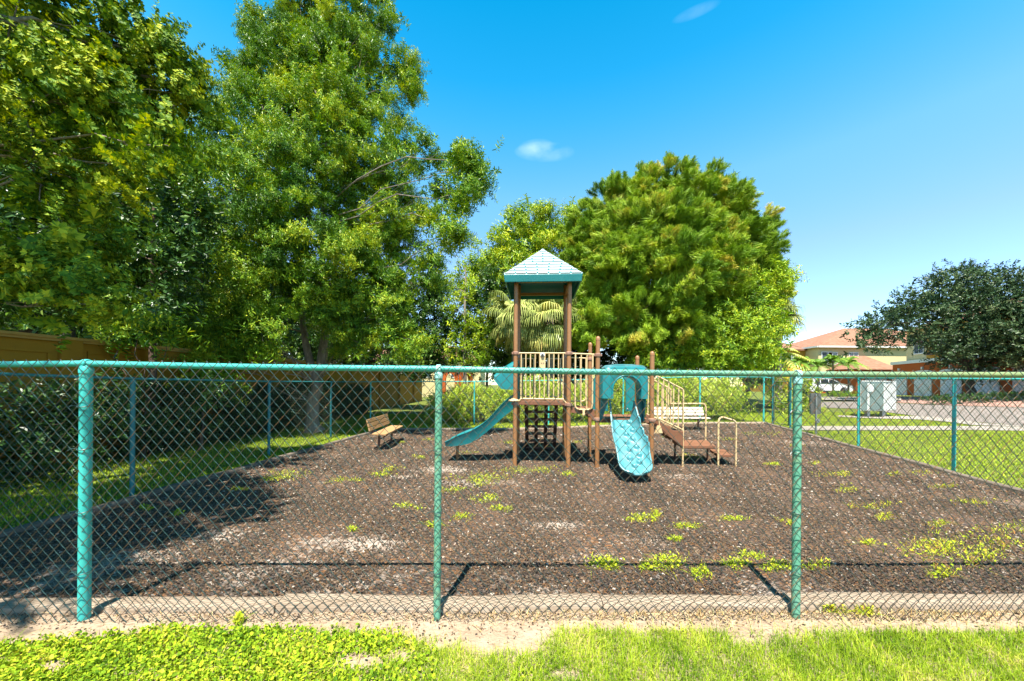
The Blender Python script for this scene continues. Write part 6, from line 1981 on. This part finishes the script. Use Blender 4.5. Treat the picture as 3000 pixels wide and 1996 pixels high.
# ---- burnt orange arched garden wall at its far end
ya = 35.0
aw = empty("arched_wall", (-5.9, ya, 0), "small burnt-orange wall with arched openings at the far end of the yellow wall", "wall")
def arch_wall(p0, p1, z1, oz, n=14, th=0.35):
    """wall between two ground points with one round-headed opening"""
    p0, p1 = Vector(p0), Vector(p1); d = p1 - p0
    nrm = Vector((d.y, -d.x, 0)).normalized() * th
    def pt(t, z): q = p0 + d * t; return Vector((q.x, q.y, z))
    out = [pt(0, 0), pt(0, z1)] + [pt((k + 1) / (n + 1), z1) for k in range(n + 1 - 1)] + [pt(1, z1), pt(1, 0)]
    inn_ = [pt(.2, 0), pt(.2, oz)] + [pt(.5 - .3 * math.cos(PI * (k + 1) / (n + 1)), oz + (z1 - oz - .25) * math.sin(PI * (k + 1) / (n + 1))) for k in range(n)] + [pt(.8, oz), pt(.8, 0)]
    m = MB(); m.loft([[a, b, b + nrm, a + nrm] for a, b in zip(out, inn_)], smooth=False)
    return m
x0, x1, x2 = at(1298, 1100, ya).x, at(1343, 1100, ya).x, at(1366, 1100, ya).x
arch_wall((x0, ya, 0), (x1, ya, 0), 2.95, 2.0).build("front_arch", m_orange, aw)
arch_wall((x1 + .02, ya, 0), (x2 + 0.25, ya + 1.3, 0), 2.95, 2.0).build("side_arch", m_orange, aw)


def hip_roof(mb, x0, x1, y0, y1, z, ridge_h, ov=0.32, inset=None):
    x0 -= ov; x1 += ov; y0 -= ov; y1 += ov
    w2 = (y1 - y0) / 2 if inset is None else inset
    ym = (y0 + y1) / 2
    a = [(x0, y0, z), (x1, y0, z), (x1, y1, z), (x0, y1, z)]
    r = [(x0 + w2, ym, z + ridge_h), (x1 - min(w2, 5.5), ym, z + ridge_h)]
    lo_ = [(p[0], p[1], p[2] - 0.16) for p in a]
    mb.add(a + r + lo_, [(0, 1, 5, 4), (1, 2, 5), (2, 3, 4, 5), (3, 0, 4), (0, 6, 7, 1), (1, 7, 8, 2), (2, 8, 9, 3), (3, 9, 6, 0), (6, 9, 8, 7)])


def window(parent, c, w, h, axis="x", d=0.06, mat=m_trim, sgn=-1):
    """framed window on a wall facing -y (axis x) or along any direction given as a vector"""
    c = Vector(c)
    t = Vector((1, 0, 0)) if axis == "x" else Vector(axis).normalized()
    nrm = Vector((t.y, -t.x, 0))
    rot = Matrix((t, -nrm, Vector((0, 0, 1)))).transposed()
    f = MB()
    for dx, dz, sx_, sz_ in ((0, h / 2, w + .1, .08), (0, -h / 2, w + .16, .09), (-w / 2, 0, .08, h - .09), (w / 2, 0, .08, h - .09), (0, 0, .05, h - .09)):
        f.box(c + t * dx + Vector((0, 0, dz)) + nrm * 0.03, (sx_, d, sz_), rot)
    fo = f.build("window", mat, parent)
    g = MB(); g.box(c + nrm * 0.012, (w, 0.02, h), rot); g.build("pane", m_glass, fo)
    return fo


# ---- far two-storey house (cream above, orange below, tiled hip roof)
PZ = 0.9
YH = 45.0
hx0 = at(2398, 1040, YH).x; hx1 = hx0 + 19
h1 = empty("house", (hx0 + 7, YH + 5, PZ), "far two-storey cream and orange house with a tiled hip roof behind the small palms", "house")
q = MB(); q.box(((hx0 + hx1) / 2, YH + 5, PZ + 1.3), (hx1 - hx0 + .06, 10.06, 2.6)); q.build("lower_wall", m_orange, h1)
q = MB(); q.box(((hx0 + hx1) / 2, YH + 5, PZ + 4.2), (hx1 - hx0, 10, 3.198)); q.build("upper_wall", m_cream, h1)
q = MB(); hip_roof(q, hx0, hx1, YH, YH + 10, 6.75, 3.0, inset=8.0); q.build("roof", m_tile, h1, fix=True)
q = MB()
for a, b in (((hx0 - .32, YH - .38, 6.63), (hx1 + .32, YH - .38, 6.63)), ((hx0 - .38, YH - .32, 6.63), (hx0 - .38, YH + 10.3, 6.63))): q.bar(a, b, .1, .2)
q.build("gutter", m_trim, h1)
for px in (2365 + 74, 2420 + 80):
    window(h1, (at(px, 1040, YH).x, YH, 5.2), 1.1, 1.5)
# projecting left wing with a gable
wx0, wx1 = at(2305, 1040, YH + 2).x, hx0 - 0.02
q = MB(); q.box(((wx0 + wx1) / 2, YH + 6.5, PZ + 2.8), (wx1 - wx0, 9, 5.6)); q.build("wing_wall", m_ochre, h1)
q = MB(); hip_roof(q, wx0, wx1 - 0.3, YH + 2, YH + 11, 6.5, 1.7, inset=1.9); q.build("wing_roof", m_tile, h1)
window(h1, ((wx0 + wx1) / 2 - .6, YH + 2, 5.2), 1.0, 1.3)
window(h1, (at(2420, 1040, YH).x + 0.1, YH, 5.25), 1.3, 1.5)

# ---- garage row: wall running towards the camera on the right
g0 = Vector((39.9, 37.4, PZ)); gd = Vector((-1.19, -3.18, 0)); gl = gd.length; gt = gd.normalized(); gn = Vector((gt.y, -gt.x, 0))
if gn.x > 0: gn = -gn
h2 = empty("house", tuple(g0 + gt * 9), "long burnt-orange garage block with white doors and a yellow upper storey behind the dark oak", "house")
A_, B_ = g0 - gt * 1.2, g0 + gt * 19
ZT = 4.05
back = -gn * 9
q = MB(); q.hexa([A_, B_, B_ + back, A_ + back] + [Vector((p.x, p.y, ZT)) for p in (A_, B_, B_ + back, A_ + back)]); q.build("lower_wall", m_orange, h2)
q = MB()
for s in (0.0,):
    a, b = A_ + gn * .12 - gt * .15, B_ + gn * .12 + gt * .15
    q.hexa([(a.x, a.y, ZT + .002), (b.x, b.y, ZT + .002), tuple((b + back)[:2]) + (ZT + .002,), tuple((a + back)[:2]) + (ZT + .002,), (a.x, a.y, ZT + .30), (b.x, b.y, ZT + .30), tuple((b + back)[:2]) + (ZT + .30,), tuple((a + back)[:2]) + (ZT + .30,)])
q.build("cornice", m_trim, h2)
ax = Matrix((gt, -gn, Vector((0, 0, 1)))).transposed()
for k in range(5):
    c = g0 + gt * (gl * k)
    d = MB(); d.box(c + gn * 0.03 + Vector((0, 0, 1.08)), (2.3, .06, 2.16), ax); do = d.build("garage_door", m_gdoor, h2)
    for j in range(1, 4):
        gsl = MB(); gsl.box(c + gn * 0.062 + Vector((0, 0, 0.54 * j)), (2.28, .01, .025), ax)
        gsl.build("door_seam", m_trim, do)
    l = MB(); l.box(c + gn * 0.08 + Vector((0, 0, 2.62)), (.16, .16, .24), ax); l.build("wall_lamp", m_trim, h2, bevel=0.02)
    ev = MB(); poly = [c + gt * (1.35 * math.cos(PI * j / 14)) + Vector((0, 0, 2.2 + .22 * math.sin(PI * j / 14))) + gn * .002 for j in range(15)]
    ev.prism(poly, gn * .07); ev.build("arch_trim", m_trim, h2)
u0, u1 = A_ + gt * 0.4 - gn * 0.9, A_ + gt * 3.3 - gn * 0.9
u2 = B_ - gn * 0.9
q = MB(); q.hexa([tuple(p[:2]) + (ZT + .3,) for p in (u0, u1, u1 + back * .8, u0 + back * .8)] + [tuple(p[:2]) + (7.4,) for p in (u0, u1, u1 + back * .8, u0 + back * .8)]); q.build("upper_wall", m_cream, h2)
u1b = u1 + gt * 0.003
q = MB(); q.hexa([tuple(p[:2]) + (ZT + .3,) for p in (u1b, u2, u2 + back * .78, u1b + back * .78)] + [tuple(p[:2]) + (7.4,) for p in (u1b, u2, u2 + back * .78, u1b + back * .78)]); q.build("upper_wall", m_ochre, h2)
window(h2, u0 + gt * 1.9 + Vector((0, 0, 5.75 - PZ)), 1.3, 1.4, axis=tuple(gt))
for k in range(2): window(h2, u1 + gt * (2.2 + 4 * k) + Vector((0, 0, 5.75 - PZ)), 1.5, 1.5, axis=tuple(gt))
q = MB()
for k in range(10): q.tube([u1 + gt * (0.6 + .16 * k) + gn * .3 + Vector((0, 0, 4.85 - PZ)), u1 + gt * (0.6 + .16 * k) + gn * .3 + Vector((0, 0, 5.75 - PZ))], .014, 5)
for z in (4.85, 5.75): q.tube([u1 + gt * .5 + gn * .3 + Vector((0, 0, z - PZ)), u1 + gt * 2.2 + gn * .3 + Vector((0, 0, z - PZ))], .02, 5)
q.box(u1 + gt * 1.35 + gn * .15 + Vector((0, 0, 4.82 - PZ)), (1.8, .34, .08), ax)
q.build("balcony", m_iron, h2)
q = MB()
R4 = [u0 + gn * .5 - gt * .4, u2 + gn * .5 + gt * .4, u2 + back * .8 - gn * .5 + gt * .4, u0 + back * .8 - gn * .5 - gt * .4]
r5 = [(R4[0] + R4[3]) / 2 + gt * 3.4, (R4[1] + R4[2]) / 2 - gt * 3.4]
q.add([tuple(p[:2]) + (7.4,) for p in R4] + [tuple(p[:2]) + (9.3,) for p in r5], [(0, 1, 5, 4), (1, 2, 5), (2, 3, 4, 5), (3, 0, 4), (3, 2, 1, 0)]); q.build("roof", m_tile, h2)
# low tiled porch at its far end
px0, px1 = at(2520, 1080, 41).x, at(2630, 1080, 41).x
q = MB(); q.box(((px0 + px1) / 2, 43.6, PZ + 1.4), (px1 - px0, 4.4, 2.8)); q.build("porch_wall", m_orange, h2)
q = MB(); q.box(((px0 + px1) / 2, 41.36, PZ + 1.15), (2.4, .06, 2.2)); q.build("garage_door", m_gdoor, h2)
q = MB()
q.add([(px0 - .4, 40.8, 3.75), (px1 + .2, 40.8, 3.75), (px1 + .2, 45, 5.55), (px0 + 2.6, 45, 5.55), (px0 - .4, 45.6, 3.75), (px0 - .4, 40.8, 3.6), (px1 + .2, 40.8, 3.6)], [(0, 1, 2, 3), (0, 3, 4), (0, 5, 6, 1)]); q.build("porch_roof", m_tile, h2)

# ---- house glimpsed through the trees behind the wall
YB_ = 46.0
h3 = empty("house", (-10, YB_ + 4, 0), "pale house with a reddish tiled roof glimpsed through the trees left of the tower", "house")
q = MB(); q.box((-12, YB_ + 4, 2.4), (16, 8, 4.8)); q.build("wall", m_cream, h3)
q = MB(); hip_roof(q, -20, -4, YB_, YB_ + 8, 4.85, 2.0); q.build("roof", m_tile, h3)
for x in (-15, -11, -7): window(h3, (x, YB_, 3.2), 1.4, 1.4)

# ------------------------------------------------------------------ hedges by the road
def hedge(px, Y, L_, h_, d_, label, seed):
    c = on(px, Y); rg = np.random.default_rng(seed)
    root = empty("hedge", tuple(c), label, "hedge", "clipped hedges before the houses")
    n = int(L_ * h_ * 130)
    X = c.x + rg.uniform(-L_ / 2, L_ / 2, n); Yv = Y + rg.uniform(-d_ / 2, d_ / 2, n)
    Z = elev_np(X, Yv) + h_ * rg.random(n) ** 0.6
    V, T = place(sprays("oval", 10, 0.12, 0.2, seed=seed), np.stack([X, Yv, Z], -1), unit(rg.normal(size=(n, 3)) + np.array([0, -.4, .8])), rg.uniform(.7, 1.1, n), rg, np.full(n, 0.5 if seed == 201 else 0.3))  # second hedge gets a low tint that paints in the oak's shade
    np_mesh("foliage", V, 4, mat_leaf if seed == 201 else mat_dark, T, root)
    st = MB()
    for k in range(6):
        x = c.x - L_ / 2 + (k + .5) * L_ / 6; z = elev(x, Y); st.tube([(x, Y, z - .1), (x + .05, Y, z + h_ * .7)], .03, 6)
    st.build("stems", bark_brown, root)


hedge(2475, 31.5, 2.6, 0.5, 1.0, "low clipped hedge in front of the white parked car", 201)
hedge(2870, 24.2, 7.5, 0.55, 0.9, "low dark hedge in the oak's shade before the garages", 202)

# ------------------------------------------------------------------ parked white car
YC = 38.0
m_paint = M("white_car_paint", (0.74, 0.75, 0.77), rough=0.22, spec=0.6, coat=0.5)
m_cglass = M("dark_car_glass", (0.02, 0.025, 0.03), rough=0.08, spec=0.8)
m_tyre = M("tyre_rubber", (0.02, 0.02, 0.02), rough=0.8)
m_rim = M("alloy_rim", (0.45, 0.45, 0.46), rough=0.3, metal=0.8)
m_clad = M("black_cladding", (0.025, 0.025, 0.027), rough=0.6)
m_lamp = M("red_lamp", (0.35, 0.02, 0.02), rough=0.2)
m_hl = M("clear_headlight", (0.6, 0.62, 0.65), rough=0.1)
cx0 = at(2372, 1150, YC).x
zc = elev(cx0 + 2.3, YC) - 0.0
car = empty("parked_car", (cx0 + 2.3, YC + .9, zc), "white parked estate-like SUV side-on beyond the road, left of the cabinet", "car")
side = [(0.02, .55), (0.05, .95), (0.12, 1.12), (0.35, 1.18), (0.62, 1.57), (0.95, 1.66), (1.7, 1.69), (2.35, 1.66), (2.75, 1.55), (3.35, 1.16), (4.1, 1.02), (4.45, .88), (4.56, .65), (4.55, .38), (4.2, .27), (3.98, .27), (0.55, .27), (0.1, .36)]
def crow(off, inset_top):
    out = []
    for x, z in side:
        k = max(0, (z - 1.0) / .7)
        out.append(Vector((cx0 + x, YC + off + (inset_top * k), zc + z)))
    return out
b = MB(); b.loft([crow(.06, .17), crow(0, .22), crow(.9, 0), crow(1.8, -.22), crow(1.74, -.17)]); body = b.build("body", m_paint, car, sharp=0.5)
win = [(0.55, 1.20), (0.78, 1.55), (1.05, 1.60), (2.3, 1.60), (2.66, 1.50), (3.16, 1.17)]
for off, k in ((0.0, -1), (1.8, 1)):
    pl_ = [Vector((cx0 + x, YC + off + (.22 if k < 0 else -.22) * max(0, (z - 1.0) / .7) + k * .012, zc + z)) for x, z in win]
    q = MB(); q.prism(pl_, (0, k * .004, 0)); q.build("window", m_cglass, car)
    for x in (1.15, 2.02):
        q = MB(); q.bar((cx0 + x, YC + off + (.05 if k < 0 else -.05) + k * .02, zc + 1.18), (cx0 + x + .1, YC + off + (.19 if k < 0 else -.19) + k * .02, zc + 1.6), .05, .02)
        q.build("pillar", m_paint, car)
q = MB(); q.bar((cx0 + .30, YC + .9, zc + 1.22), (cx0 + .58, YC + .9, zc + 1.54), 1.3, .05); q.build("rear_window", m_cglass, car)
for off, k in ((0, -1), (1.8, 1)):
    q = MB(); q.box((cx0 + 2.28, YC + off + k * .015, zc + .33), (2.2, .05, .14)); q.build("sill", m_clad, car)
q = MB(); q.box((cx0 + .07, YC + .9, zc + .42), (.14, 1.7, .26)); q.build("bumper", m_clad, car, bevel=.03)
q = MB(); q.box((cx0 + 4.5, YC + .9, zc + .42), (.14, 1.6, .26)); q.build("bumper", m_clad, car, bevel=.03)
for yy in (.16, 1.64):
    q = MB(); q.box((cx0 + .07, YC + yy, zc + 1.02), (.14, .34, .14)); q.build("tail_lamp", m_lamp, car, bevel=.03)
    q = MB(); q.box((cx0 + 4.40, YC + yy, zc + .86), (.22, .30, .12)); q.build("headlight", m_hl, car, bevel=.03)
for x in (0.93, 3.62):
    for off, k in ((0.0, -1), (1.8, 1)):
        q = MB(); q.lathe((cx0 + x, YC + off - k * .16, zc + .345), [(.20, 0), (.34, 0.0), (.348, .05), (.345, .16), (.32, .19), (.23, .195)], 22, axis=(0, k, 0)); wo = q.build("wheel", m_tyre, car)
        q = MB()
        q.lathe((cx0 + x, YC + off + k * .02, zc + .345), [(.05, 0), (.22, 0.0), (.23, .012), (.215, .018), (.05, .008)], 20, axis=(0, k, 0))
        q.build("rim", m_rim, wo)
    for off, k in ((0.0, -1), (1.8, 1)):
        q = MB(); q.tube([Vector((cx0 + x + .40 * math.cos(PI * j / 12), YC + off + k * .012, zc + .345 + .40 * math.sin(PI * j / 12))) for j in range(13)], .035, 6); q.build("wheel_arch", m_clad, car)
